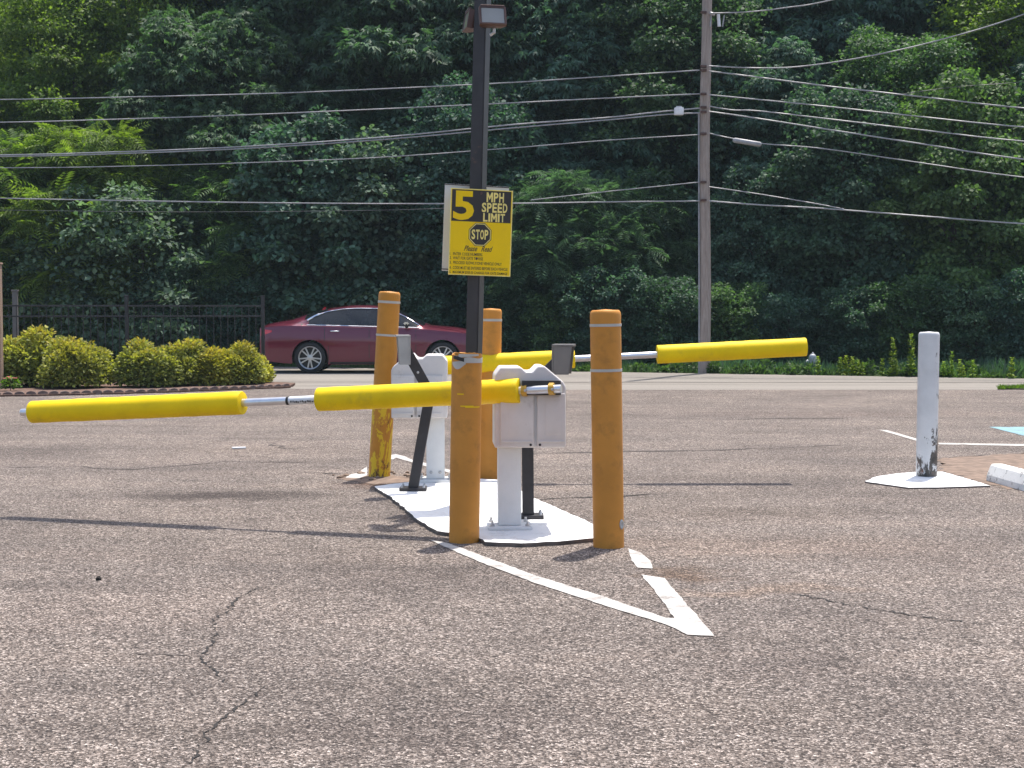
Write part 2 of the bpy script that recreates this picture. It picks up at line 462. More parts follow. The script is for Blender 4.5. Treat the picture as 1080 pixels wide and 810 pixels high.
def lathe(bm, prof, n=24, mat=None, close=True):
    rings = []
    allv = []
    for (r, z) in prof:
        ring = [bm.verts.new((r * math.cos(2 * math.pi * k / n), r * math.sin(2 * math.pi * k / n), z)) for k in range(n)]
        rings.append(ring); allv += ring
    for i in range(len(rings) - 1):
        for k in range(n):
            bm.faces.new((rings[i][k], rings[i][(k + 1) % n], rings[i + 1][(k + 1) % n], rings[i + 1][k]))
    if close:
        bm.faces.new(rings[0][::-1]); bm.faces.new(rings[-1])
    if mat:
        bmesh.ops.transform(bm, matrix=mat, verts=allv)
    return bm
def poly_prism(pts, y0, y1, bev=0.0, seg=2):
    """closed outline in x,z extruded along y"""
    bm = bmesh.new()
    a = [bm.verts.new((x, y0, z)) for x, z in pts]
    b = [bm.verts.new((x, y1, z)) for x, z in pts]
    n = len(pts)
    bm.faces.new(a); bm.faces.new(b[::-1])
    for i in range(n):
        bm.faces.new((a[i], b[i], b[(i + 1) % n], a[(i + 1) % n]))
    bmesh.ops.recalc_face_normals(bm, faces=bm.faces[:])
    if bev:
        bmesh.ops.bevel(bm, geom=bm.edges[:], offset=bev, segments=seg, profile=0.6, affect='EDGES')
    return bm
def ground_poly(pts, z, thick=0.0):
    bm = bmesh.new()
    top = [bm.verts.new((p[0], p[1], z)) for p in pts]
    f = bm.faces.new(top)
    if thick:
        bot = [bm.verts.new((p[0], p[1], z - thick)) for p in pts]
        n = len(pts)
        for i in range(n):
            bm.faces.new((top[i], bot[i], bot[(i + 1) % n], top[(i + 1) % n]))
    bmesh.ops.recalc_face_normals(bm, faces=bm.faces[:])
    if not thick and f.normal.z < 0:
        f.normal_flip()
    return bm
def roughen(pts, step=0.05, amp=0.01, rnd=random):
    out = []
    n = len(pts)
    for i in range(n):
        a, b = Vector(pts[i][:2]), Vector(pts[(i + 1) % n][:2])
        L = (b - a).length
        k = max(1, int(L / step))
        for j in range(k):
            p = a.lerp(b, j / k)
            out.append((p.x + rnd.gauss(0, amp), p.y + rnd.gauss(0, amp)))
    return out
def link(name, me, mat, parent=None):
    if mat is not None:
        me.materials.append(mat)
    o = bpy.data.objects.new(name, me)
    COL.objects.link(o)
    if parent is not None:
        o.parent = parent
    return o
def obj(name, bm, mat, parent=None, smooth=None):
    me = bpy.data.meshes.new(name)
    bm.normal_update()
    bm.to_mesh(me); bm.free()
    if smooth is not None:
        me.polygons.foreach_set('use_smooth', [True] * len(me.polygons))
        me.set_sharp_from_angle(angle=math.radians(smooth))
    return link(name, me, mat, parent)
def tag(o, label, cat, group=None):
    o['label'] = label; o['category'] = cat
    if group: o['group'] = group
    return o
def thing(name, label, cat, loc=(0, 0, 0), rz=0.0, group=None):
    o = bpy.data.objects.new(name, None)
    o.empty_display_size = 0.2
    COL.objects.link(o)
    o.location = loc
    o.rotation_euler = (0, 0, rz)
    return tag(o, label, cat, group)
def struct(name, bm, mat, parent=None, smooth=None):
    o = obj(name, bm, mat, parent, smooth)
    if parent is None: o['kind'] = 'structure'
    return o
def copy_tree(o, parent=None):
    c = o.copy(); COL.objects.link(c); c.parent = parent
    for ch in list(o.children):
        copy_tree(ch, c)
    return c

# ------------------------------------------------------------------ ground, lot, road
def sheet(x0, x1, y0, y1, z):
    return ground_poly([(x0, y0), (x1, y0), (x1, y1), (x0, y1)], z)
struct('ground', sheet(-400, 400, -100, 700, -0.016), M['forest_floor'])
rl, rr = G(270, 386), G(1080, 399)
def road_far(x):
    return rl.y + (rr.y - rl.y) * (x - rl.x) / (rr.x - rl.x)
far_pts = [(60, road_far(60) + 3), (10, road_far(10)), (0, road_far(0)), (-8, road_far(-8)), (-60, 44)]
road = struct('road', ground_poly(roughen([(-60, 22), (60, 22)], 9, 0) + [(x, y) for x, y in far_pts], -0.008), M['road'])
lot_edge = [(-60, 24.5), (-60, -30), (60, -30), (60, 23.5), (11.5, G(1000, 411).y), (5, G(850, 411).y), (0, G(560, 411).y), (-4.3, G(300, 410).y), (-9, 25.5)]
lot = struct('parking_lot', ground_poly(lot_edge, 0.0), M['asphalt'])
# lane seam along the road
bm = bmesh.new()
for seg in range(10):
    x0 = -5 + seg * 2.0
    y0 = 28.6 + 0.05 * math.sin(seg * 1.7) - 0.03 * seg
    y1 = 28.6 + 0.05 * math.sin((seg + 1) * 1.7) - 0.03 * (seg + 1)
    vs = [bm.verts.new(v) for v in ((x0, y0, -0.004), (x0 + 2, y1, -0.004), (x0 + 2, y1 + 0.07, -0.004), (x0, y0 + 0.09, -0.004))]
    bm.faces.new(vs)
obj('seam', bm, M['crack_soft'], road)

# painted lines
def gp(pairs, z=0.0):
    return [G(x, y, z)[:2] for x, y in pairs]
def paint(name, pix, mat, z=0.004, amp=0.0022):
    o = obj(name, ground_poly(roughen(gp(pix), 0.05, amp), z), mat, lot)
    return o
def z6(pairs):
    return [(380 + x / 2.7, 540 + y / 2.7) for x, y in pairs]
paint('painted_line', z6([(195, 80), (330, 140), (500, 205), (700, 270), (880, 325), (930, 352), (1008, 355), (865, 190), (800, 180), (850, 240), (895, 305),
                          (870, 303), (700, 245), (500, 183), (370, 135), (250, 90)]), M['white_paint'])
paint('painted_line', z6([(762, 105), (800, 118), (830, 145), (834, 163), (790, 160), (772, 140)]), M['white_paint'])
def z4(pairs):
    return [(360 + x / 9, 470 + y / 9) for x, y in pairs]
paint('painted_line', z4([(40, 310), (60, 285), (170, 255), (245, 200), (245, 285), (170, 312)]), M['white_paint'])
paint('painted_line', z4([(455, 130), (470, 92), (520, 85), (600, 105), (665, 135), (820, 175), (1030, 235), (1030, 262), (820, 205), (665, 160), (520, 118), (490, 135)]), M['white_paint'])
paint('painted_line', [(927, 453.6), (936, 454), (971, 464.2), (969, 466)], M['white_paint'])
paint('painted_line', [(990, 467.4), (1300, 472), (1300, 475), (990, 469.0)], M['white_paint'])
paint('painted_patch', [(1043, 450.5), (1180, 450.5), (1240, 478), (1120, 470)], M['blue_paint'])
paint('dirt_patch', [(992, 484), (1010, 482), (1080, 478), (1300, 474), (1300, 520), (1060, 516), (1036, 509), (1012, 502), (992, 497)], M['soil'], 0.0025, 0.03)
paint('dirt_patch', [(352, 505), (368, 501), (392, 500), (430, 503), (452, 505), (425, 509), (395, 511), (372, 508)], M['soil'], 0.0028, 0.02)

def crack(pix, w, mat, z=0.003, step=0.022, wig=0.35, name='crack'):
    pts = [G(x, y) for x, y in pix]
    out = []
    for a, b in zip(pts[:-1], pts[1:]):
        k = max(1, int((b - a).length / step))
        for j in range(k):
            out.append(a.lerp(b, j / k))
    out.append(pts[-1])
    bm = bmesh.new()
    L = []; R = []
    for i, p in enumerate(out):
        t = (out[min(i + 1, len(out) - 1)] - out[max(i - 1, 0)]).normalized()
        nn = Vector((-t.y, t.x, 0))
        off = nn * random.gauss(0, w * wig * 2.2)
        ww = w * random.choice((0.15, 0.3, 0.5, 0.8, 1.25)) * min(1, 0.3 + i / 6, 0.3 + (len(out) - i) / 6)
        L.append(bm.verts.new((p + off + nn * ww / 2)[:2] + (z,)))
        R.append(bm.verts.new((p + off - nn * ww / 2)[:2] + (z,)))
    for i in range(len(L) - 1):
        bm.faces.new((R[i], R[i + 1], L[i + 1], L[i]))
    return obj(name, bm, mat, lot)
def z3(pairs):
    return [(x / 2.7, 540 + y / 2.7) for x, y in pairs]
crack(z3([(830, 203), (800, 205), (740, 210), (690, 240), (660, 265), (645, 290), (608, 305), (612, 350), (600, 385), (570, 420), (610, 450), (640, 490)]), 0.011, M['crack'])
crack(z3([(755, 495), (720, 525), (640, 585), (590, 625), (575, 670), (545, 720)]), 0.011, M['crack'])
crack([(835, 626), (865, 632), (921, 643), (980, 652), (1050, 660)], 0.014, M['crack'])
crack([(560, 527), (600, 525.5), (655, 523.5), (690, 521)], 0.045, M['crack'], step=0.12, wig=0.2)  # crack; its end past the front bollard also draws the gate arm's shadow
crack([(530, 479), (640, 477), (760, 475), (870, 470), (960, 467)], 0.075, M['crack_soft'], step=0.2, wig=0.3)
crack([(660, 441), (760, 443), (900, 441)], 0.10, M['crack_soft'], step=0.25, wig=0.3)
crack([(1000, 483.5), (1040, 480), (1090, 478)], 0.05, M['crack'], step=0.15)
crack([(290, 577), (330, 577), (390, 577.5), (480, 578), (530, 580)], 0.010, M['crack_soft'])
crack([(95, 681), (150, 690), (215, 693)], 0.010, M['crack_soft'])
crack([(0, 494), (60, 492), (140, 496), (240, 487), (330, 488)], 0.05, M['crack_soft'], step=0.2)
crack([(280, 467), (300, 474), (320, 473)], 0.06, M['crack_soft'], step=0.1)
crack([(310, 498), (345, 500), (372, 499)], 0.04, M['crack'], step=0.1)

# raised island and white bollard footing
island_px = [(394, 513), (420, 509.5), (455, 506), (500, 504.5), (528, 506), (561, 524), (600, 541), (629, 554), (631, 567), (590, 571), (550, 573), (512, 571.5), (503, 566),
             (480, 562), (462, 560), (440, 548), (425, 534), (412, 524)]
def slab(name, px, z):
    pts = roughen(gp(px, z), 0.06, 0.005)
    o = struct(name, ground_poly(pts, z), M['pad_paint'])
    bm = bmesh.new()
    ctr = Vector((sum(p[0] for p in pts) / len(pts), sum(p[1] for p in pts) / len(pts)))
    a = [bm.verts.new((p[0], p[1], z)) for p in pts]
    b = [bm.verts.new((*(Vector(p) + (Vector(p) - ctr).normalized() * -0.004), -0.01)) for p in pts]
    for i in range(len(pts)):
        bm.faces.new((a[i], b[i], b[(i + 1) % len(pts)], a[(i + 1) % len(pts)]))
    bmesh.ops.recalc_face_normals(bm, faces=bm.faces[:])
    obj('slab_edge', bm, M['slab_edge'], o)
    return o
IZ = 0.024
island = slab('traffic_island', island_px, IZ)
foot_px = [(912, 507.5), (925, 502.5), (945, 499.5), (968, 497.5), (994, 497.5), (1010, 502), (1044, 512), (1020, 513), (990, 514), (958, 514.3), (940, 511.5), (925, 509.5)]
foot = slab('concrete_footing', foot_px, 0.012)

# ------------------------------------------------------------------ bollards
def bollard(label, base_px, top_px, width, bands, mat, capped=True, group=None, name='bollard', band_mat=None, zbase=0.0):
    b = G(*base_px, zbase)
    b.y += width / 2
    b = b
    t = P(top_px[0], top_px[1], b.y)
    root = thing(name, label, 'bollard', (b.x, b.y, zbase), 0, group)
    ax = (t - b)
    H = ax.length
    rot = Vector((0, 0, 1)).rotation_difference(ax).to_matrix().to_4x4()
    root.rotation_euler = rot.to_euler()
    r = width / 2
    bm = bmesh.new()
    if capped:
        lathe(bm, [(r, -0.03), (r * 1.005, H * 0.3), (r, H * 0.6), (r, H - 0.055)], 32)
        obj('sleeve', bm, mat, root, 35)
        bm = bmesh.new()
        prof = [(r * 1.004, H - 0.057), (r * 1.004, H - 0.035)]
        for k in range(1, 7):
            a = k / 6 * math.pi / 2
            prof.append((r * (0.80 + 0.204 * math.cos(a)) if k < 6 else r * 0.55, H - 0.035 + 0.03 * math.sin(a)))
        prof.append((0.004, H - 0.001))
        lathe(bm, prof, 32)
        obj('cap', bm, mat, root, 40)
    for (z, h) in bands:
        z = H + z if z < 0 else z
        bm = bmesh.new()
        lathe(bm, [(r + 0.0005, z - h / 2), (r + 0.0032, z - h / 2), (r + 0.0032, z + h / 2), (r + 0.0005, z + h / 2)], 32, close=False)
        obj('reflective_band', bm, band_mat or M['band'], root, 30)
    return root, H, r
GB = 'ochre bollards around the gate island'
b1, H1, r1 = bollard('ochre bollard standing nearest the tip of the painted white V, chipped low down', (643, 579), (638.5, 326), 0.178,
                     [(-0.092, 0.016), (-0.35, 0.016)], M['ochre'], group=GB)
# chipped hole low on the right of this bollard
bm = bmesh.new()
lathe(bm, [(0.018, -0.004), (0.018, 0.004), (0.012, 0.006), (0.004, 0.003)], 14, Matrix.Translation((r1 * 0.80, -r1 * 0.62, 0.135)) @ Matrix.Rotation(math.radians(-52), 4, 'Z') @ Matrix.Rotation(math.pi / 2, 4, 'Y') @ Matrix.Diagonal((1.6, 0.9, 1, 1)))
obj('chip', bm, M['zinc'], b1)
b2, H2, r2 = bollard('leaning ochre bollard scraped bright yellow low down, beside the maroon car', (399, 503.5), (411, 307), 0.178, [(-0.09, 0.02), (-0.36, 0.017)], M['scuffed'], group=GB)
b3, H3, r3 = bollard('ochre bollard farthest back on the island, behind the yellow gate arms', (515.5, 507), (518, 325), 0.172, [(-0.095, 0.02), (-0.385, 0.02)], M['ochre'], group=GB)
# the broken one
b4, H4, r4 = bollard('shorter ochre bollard with broken open top and torn white tape in front of front gate', (489, 573.5), (492.5, 371.5), 0.178, [], M['ochre'], capped=False, group=GB)
bm = bmesh.new()
n = 40
prof_r = [(r4, -0.03), (r4 * 1.005, 0.5), (r4, 0.9), (r4, None), (r4 - 0.010, None), (r4 - 0.010, 0.75)]
rings = []
for (r, z) in prof_r:
    ring = []
    for k in range(n):
        a = 2 * math.pi * k / n
        zz = z
        if z is None:
            zz = H4 - 0.004 - 0.010 * max(0, math.sin(a * 2 + 1.0)) - (0.022 if 24 <= k <= 27 else 0) + random.uniform(-0.002, 0.002)
        ring.append(bm.verts.new((r * math.cos(a), r * math.sin(a), zz)))
    rings.append(ring)
for i in range(len(rings) - 1):
    for k in range(n):
        bm.faces.new((rings[i][k], rings[i][(k + 1) % n], rings[i + 1][(k + 1) % n], rings[i + 1][k]))
obj('sleeve', bm, M['ochre'], b4, 40)
bm = bmesh.new()
lathe(bm, [(r4 - 0.012, 0.74), (r4 - 0.012, H4 - 0.022), (r4 - 0.03, H4 - 0.024), (0.01, H4 - 0.026)], 32)
obj('inner_pipe', bm, M['black_steel'], b4, 40)
def curved_patch(pts_a, r, zoff=0.0025):
    bm = bmesh.new()
    vs = [bm.verts.new(((r + zoff) * math.cos(a), (r + zoff) * math.sin(a), z)) for a, z in pts_a]
    bm.faces.new(vs)
    bmesh.ops.triangulate(bm, faces=bm.faces[:])
    return bm
def arc_strip(a0, a1, zlo, zhi, r, k=14, off=0.003):
    bm = bmesh.new()
    prev = None
    for i in range(k + 1):
        t = i / k
        a = math.radians(a0 + (a1 - a0) * t)
        lo = zlo(t) if callable(zlo) else zlo
        hi = zhi(t) if callable(zhi) else zhi
        v = [bm.verts.new(((r + off) * math.cos(a), (r + off) * math.sin(a), z)) for z in (lo, hi)]
        if prev: bm.faces.new((prev[0], v[0], v[1], prev[1]))
        prev = v
    return bm
obj('torn_tape', arc_strip(262, 372, H4 - 0.060, lambda t: H4 - 0.030 + 0.004 * math.sin(9 * t), r4), M['band'], b4, 60)
obj('torn_tape', arc_strip(205, 268, lambda t: H4 - 0.068 - 0.030 * math.sin(math.pi * min(1, t * 1.05)), lambda t: H4 - 0.045 - 0.012 * (1 - t), r4), M['band'], b4, 60)
obj('torn_tape', arc_strip(240, 320, lambda t: H4 - 0.030 + 0.012 * t, H4 - 0.008, r4), M['band'], b4, 60)
obj('gouge', arc_strip(215, 262, lambda t: H4 - 0.036 - 0.018 * t, lambda t: H4 - 0.016 - 0.016 * t, r4, off=0.0045), M['black_trim'], b4, 60)
for (a0, a1, z) in ((236, 262, 0.875), (250, 300, 0.805), (268, 330, 0.80)):
    obj('scratch', arc_strip(a0, a1, z - 0.003, z + 0.004, r4), M['sign_yellow'], b4)
# the white one by the wheel stop
b5, H5, r5 = bollard('white painted steel bollard with chipped rusty base on white footing', (980, 503), (980, 349.5), 0.168, [], M['chipwhite'], name='bollard', zbase=0.012)

# ------------------------------------------------------------------ barrier gates
def arm_px(A, B, px):
    lo, hi = 0.0, 1.0
    s = 1 if proj(B)[0] > proj(A)[0] else -1
    for _ in range(40):
        m_ = (lo + hi) / 2
        if (proj(A.lerp(B, m_))[0] - px) * s < 0: lo = m_
        else: hi = m_
    return A.lerp(B, (lo + hi) / 2)
def build_gate(label, base, rz, A, B, foams, tip_px, joint_px, start):
    root = thing('barrier_gate', label, 'barrier gate', base, rz, 'barrier gates on the island')
    inv = (Matrix.Translation(base) @ Matrix.Rotation(rz, 4, 'Z')).inverted()
    plate = obj('base_plate', bbox((0, 0, 0.010), (0.27, 0.26, 0.02), 0.004), M['white_steel'], root)
    for sx in (-1, 1):
        for sy in (-1, 1):
            bm = bmesh.new()
            lathe(bm, [(0.014, 0.02), (0.014, 0.032), (0.007, 0.034), (0.007, 0.05)], 8, Matrix.Translation((sx * 0.108, sy * 0.10, 0)))
            obj('anchor_bolt', bm, M['zinc'], plate)
    post = obj('post', bbox((0, 0, 0.31), (0.142, 0.142, 0.58), 0.008), M['white_steel'], root, 40)
    for sx in (-1, 1):
        bm = bmesh.new()
        lathe(bm, [(0.013, 0), (0.013, 0.006), (0.006, 0.008)], 10, Matrix.Translation((sx * 0.035, 0.071, 0.075)) @ Matrix.Rotation(-math.pi / 2, 4, 'X'))
        obj('bolt', bm, M['zinc'], post)
    prof = [(-0.095, 0.505), (-0.095, 0.945), (-0.058, 0.995), (0.065, 0.995), (0.095, 0.966), (0.135, 0.966), (0.168, 1.002), (0.207, 1.002), (0.322, 0.905), (0.337, 0.875), (0.337, 0.505)]
    bm = poly_prism(prof, -0.15, 0.20, 0.014, 3)
    cover = obj('cabinet', bm, M['white_plastic'], root, 50)
    for s, y in ((-1, -0.158), (1, 0.208)):
        for x0, x1 in ((-0.062, 0.142), (0.160, 0.333)):
            pan = obj('panel', bbox(((x0 + x1) / 2, y, 0.673), (x1 - x0, 0.028, 0.325), 0.010), M['white_plastic'], cover, 50)
            obj('recess', bbox(((x0 + x1) / 2 + 0.01, y + s * 0.0085, 0.700), (x1 - x0 - 0.075, 0.016, 0.235), 0.006), M['white_plastic'], cover, 50)
            obj('lip', bbox(((x0 + x1) / 2, y + s * 0.010, 0.545), (x1 - x0 - 0.02, 0.022, 0.012), 0.005), M['white_plastic'], cover, 50)
            bm = bmesh.new()
            lathe(bm, [(0.008, 0), (0.008, 0.004)], 8, Matrix.Translation(((x1 - 0.02 if x0 < 0 else x0 + 0.018), y + s * 0.0125, 0.525)) @ Matrix.Rotation(-s * math.pi / 2, 4, 'X'))
            obj('bolt', bm, M['black_trim'], cover)
    obj('bracket', bbox((0.185, -0.185, 0.872), (0.235, 0.035, 0.088), 0.004), M['black_steel'], root)
    L = lambda p: inv @ Vector(p)
    arm = None
    a0, a1 = arm_px(A, B, start), arm_px(A, B, tip_px)
    bm = bmesh.new()
    tube(bm, [L(a0), L(a1)], 0.0255, 16)
    arm = obj('arm', bm, M['aluminium'], root, 40)
    d = (L(a1) - L(a0)).normalized()
    if joint_px:
        j = L(arm_px(A, B, joint_px))
        bm = bmesh.new()
        tube(bm, [j - d * 0.008, j + d * 0.008], 0.0275, 16)
        obj('joint_ring', bm, M['black_trim'], arm, 40)
    for (p0, p1) in foams:
        q0, q1 = L(arm_px(A, B, p0)), L(arm_px(A, B, p1))
        bm = bmesh.new()
        R = 0.0745
        k = 26
        pts = [q0, q0 + d * 0.001, q0 + d * 0.004]; rs = [R - 0.004, R - 0.0015, R]
        LL = (q1 - q0).length
        for i in range(1, k):
            pts.append(q0 + d * (LL * i / k)); rs.append(R + random.uniform(-0.0012, 0.0012))
        pts += [q1 - d * 0.004, q1 - d * 0.001, q1]; rs += [R, R - 0.0015, R - 0.004]
        tube(bm, pts, rs, 28)
        obj('foam_pad', bm, M['foam'], arm, 50)
    return root, L, d, arm
base1 = G(537, 556, IZ)
A1, B1 = P(592, 410, base1.y - 0.245), P(20, 435.2, base1.y + 0.85)
gate1, L1, d1, arm1 = build_gate('white barrier gate nearest the camera, its yellow padded arm reaching left', base1, math.radians(3), A1, B1, [(548, 336), (256, 34)], 23, 304, 594)
for px in (553.5, 582):
    j = L1(arm_px(A1, B1, px))
    bm = bmesh.new(); tube(bm, [j - d1 * 0.016, j + d1 * 0.016], 0.036, 18)
    cl = obj('clamp', bm, M['gold'], gate1, 40)
    obj('clamp_foot', bbox(j + Vector((0, 0.03, 0)), (0.032, 0.05, 0.075), 0.004), M['gold'], cl)
    bm = bmesh.new(); lathe(bm, [(0.009, 0), (0.009, 0.006), (0.004, 0.008)], 8, Matrix.Translation(j + Vector((0, -0.035, 0))) @ Matrix.Rotation(math.pi / 2, 4, 'X'))
    obj('bolt', bm, M['zinc'], cl)
# printed sticker wrapped on the inner tube
q0, q1 = L1(arm_px(A1, B1, 335)), L1(arm_px(A1, B1, 306))
bm = bmesh.new(); tube(bm, [q0, q1], 0.0268, 16)
stick = obj('sticker', bm, M['sticker'], arm1, 40)
bm = bmesh.new()
rr_ = random.Random(3)
LL = (q1 - q0).length
x = 0.01
side = d1.cross(Vector((0, 0, 1))).normalized()
if side.y > 0: side = -side
upv = side.cross(d1).normalized()
if upv.z < 0: upv = -upv
while x < LL - 0.015:
    w = rr_.uniform(0.004, 0.011)
    zc = rr_.uniform(-0.011, -0.005); hh = rr_.uniform(0.004, 0.007)
    c = q0 + d1 * (x + w / 2) + side * 0.0270 * math.cos(0.35) + upv * zc
    ps = [c + d1 * (sx * w / 2) + upv * (sz * hh) for sx, sz in ((-1, -1), (1, -1), (1, 1), (-1, 1))]
    bm.faces.new([bm.verts.new(p + side * 0.0015) for p in ps])
    x += w + rr_.uniform(0.001, 0.006)
obj('print', bm, M['sign_black'], arm1)

base2 = G(459.5, 507, IZ)
A2, B2 = P(445, 386.6, base2.y + 0.235), P(853, 365.7, base2.y + 0.32)
gate2, L2, d2, arm2 = build_gate('white barrier gate at the back of the island, its padded arm reaching right', base2, math.radians(180 + 2), A2, B2, [(467, 606), (693, 850)], 848, None, 447)

# keypad pedestals
def gooseneck(label, pts, hood_c, hood_rz, base_rot, hood_mat, hs=(0.13, 0.17, 0.19)):
    base = Vector(pts[0])
    root = thing('keypad_pedestal', label, 'keypad stand', base, 0, 'gooseneck keypad stands on the island')
    loc = [Vector(p) - base for p in pts]
    pl = obj('base_plate', bbox((0, 0, 0.012), (0.20, 0.16, 0.024), 0.004), M['black_steel'], root)
    for sx in (-1, 1):
        for sy in (-1, 1):
            bm = bmesh.new()
            lathe(bm, [(0.010, 0.024), (0.010, 0.034), (0.005, 0.045)], 8, Matrix.Translation((sx * 0.08, sy * 0.06, 0)))
            obj('anchor_bolt', bm, M['zinc'], pl)
    w = 0.0375 * math.sqrt(2)
    bm = bmesh.new(); tube(bm, [loc[0] + Vector((0, 0, 0.02)), loc[1]], w, 4, sq=True)
    obj('upright', bm, M['black_steel'], root)
    dd = (loc[2] - loc[1]).normalized()
    bm = bmesh.new(); tube(bm, [loc[1] - dd * 0.03, loc[2]], w * 1.004, 4, sq=True)
    neck = obj('neck', bm, M['black_steel'], root)
    bm = bmesh.new()
    mid = loc[1].lerp(loc[2], 0.45)
    lathe(bm, [(0.010, 0), (0.010, 0.006), (0.004, 0.009)], 8, Matrix.Translation(mid + Vector((0, -0.0385, 0))) @ Matrix.Rotation(math.pi / 2, 4, 'X'))
    obj('bolt', bm, M['zinc'], neck)
    hc = Vector(hood_c) - base
    hood = bpy.data.objects.new('keypad_hood', None); COL.objects.link(hood); hood.parent = root
    hood.location = hc; hood.rotation_euler = (0, 0, hood_rz)
    sx, sy, sz = hs
    # open box: back, two cheeks, a roof that juts forward, a floor; keypad plate within (faces +x)
    obj('back_plate', bbox((-sx / 2 + 0.006, 0, 0), (0.012, sy, sz), 0.003), hood_mat, hood)
    for s in (-1, 1):
        bm = poly_prism([(-sx / 2 + 0.0125, -sz / 2), (sx * 0.34, -sz / 2), (sx / 2, sz / 2 - 0.012), (-sx / 2 + 0.0125, sz / 2 - 0.012)], s * sy / 2 - 0.004, s * sy / 2 + 0.004, 0.0015)
        obj('cheek', bm, hood_mat, hood)
    obj('roof', bbox((0.004, 0, sz / 2 - 0.004), (sx + 0.008, sy + 0.012, 0.014), 0.003), hood_mat, hood)
    obj('face_plate', bbox((-sx / 2 + 0.022, 0, -0.01), (0.016, sy - 0.03, sz - 0.05), 0.003), M['aluminium'], hood)
    for i in range(4):
        for j in range(3):
            obj('key', bbox((-sx / 2 + 0.032, (j - 1) * 0.032, 0.035 - i * 0.03), (0.006, 0.022, 0.02), 0.002), M['black_trim'], hood)
    return root
pb = G(557, 546, IZ)
gooseneck('black keypad stand behind the nearer gate cabinet, neck bent right', [pb, P(556, 412, pb.y), P(592, 378, pb.y)], P(594, 379, pb.y), math.radians(-8), 0, M['grey_plastic'])
pb2 = G(436, 517, IZ)
gooseneck('black keypad stand with bent neck left of the front broken bollard', [pb2, P(453.5, 415, pb2.y + 0.02), P(426, 365, pb2.y)], P(425.5, 369, pb2.y), math.radians(188), 0, M['grey_pale'], hs=(0.095, 0.15, 0.215))

# ------------------------------------------------------------------ lamp post with floodlights, signs
D_POLE = 10.55
pole_a = P(495.9, 533, D_POLE); pole_b = P(509.6, -18, D_POLE)
dirp = (pole_b - pole_a).normalized()
pole_a = pole_a + dirp * ((0.0 - pole_a.z) / dirp.z)
lp = thing('lamp_post', 'slim black square lamp post leaning slightly, two floodlights at its top', 'lamp post', pole_a)
bm = bmesh.new()
Lp = (pole_b - pole_a).length
box(bm, (0, 0, Lp / 2), (0.092, 0.092, Lp))
bmesh.ops.bevel(bm, geom=bm.edges[:], offset=0.006, segments=2, affect='EDGES')
POLE_ROT = Vector((0, 0, 1)).rotation_difference(dirp).to_matrix() @ Matrix.Rotation(math.radians(-22), 3, 'Z')
bm.transform(POLE_ROT.to_4x4())
obj('pole', bm, M['pole_black'], lp)
def floodlight(center, yaw, pitch, w=0.185, h=0.13):
    """faces -y before turning"""
    e = bpy.data.objects.new('floodlight', None); COL.objects.link(e); e.parent = lp
    e.location = Vector(center) - pole_a
    e.rotation_euler = (pitch, 0, yaw)
    bm = bmesh.new()
    fr = [(-w / 2, -h / 2), (w / 2, -h / 2), (w / 2, h / 2), (-w / 2, h / 2)]
    ring = [[bm.verts.new((x * s, y, z * s)) for x, z in fr] for s, y in ((1, -0.035), (1.0, 0.0), (0.72, 0.06), (0.60, 0.075))]
    for i in range(3):
        for k in range(4):
            bm.faces.new((ring[i][k], ring[i][(k + 1) % 4], ring[i + 1][(k + 1) % 4], ring[i + 1][k]))
    bm.faces.new(ring[3])
    ins = [[bm.verts.new((x * s, y, z * s)) for x, z in fr] for s, y in ((0.86, -0.035), (0.84, -0.026))]
    for k in range(4):
        bm.faces.new((ring[0][(k + 1) % 4], ring[0][k], ins[0][k], ins[0][(k + 1) % 4]))
        bm.faces.new((ins[0][(k + 1) % 4], ins[0][k], ins[1][k], ins[1][(k + 1) % 4]))
    bmesh.ops.recalc_face_normals(bm, faces=bm.faces[:])
    obj('housing', bm, M['bronze'], e)
    # trough reflector
    bm = bmesh.new()
    prev = None
    for k in range(9):
        a = math.pi * k / 8
        z = -math.cos(a) * h * 0.41; y = -0.024 + 0.05 * math.sin(a)
        v = [bm.verts.new((sx * w * 0.41, y, z)) for sx in (-1, 1)]
        if prev: bm.faces.new((prev[0], prev[1], v[1], v[0]))
        prev = v
    obj('reflector', bm, M['reflector'], e, 60)
    bm = bmesh.new(); tube(bm, [(-0.045, -0.005, 0), (0.045, -0.005, 0)], 0.009, 10)
    obj('bulb', bm, M['sticker'], e, 60)
    obj('lens', bbox((0, -0.029, 0), (w * 0.835, 0.004, h * 0.835)), M['lampglass'], e)
    obj('hinge', bbox((0, -0.03, h / 2 + 0.006), (w * 0.9, 0.016, 0.010), 0.002), M['bronze'], e)
    bm = bmesh.new(); tube(bm, [(0.02, 0.05, -h / 2 + 0.03), (0.02, 0.06, -h / 2 - 0.015), (0.0, 0.085, -h / 2 - 0.02)], 0.012, 10)
    obj('knuckle', bm, M['zinc'], e, 50)
floodlight(P(519, 18.5, D_POLE - 0.13), math.radians(12), math.radians(-18))
floodlight(P(496.5, 22.5, D_POLE + 0.06), math.radians(-78), math.radians(-10))

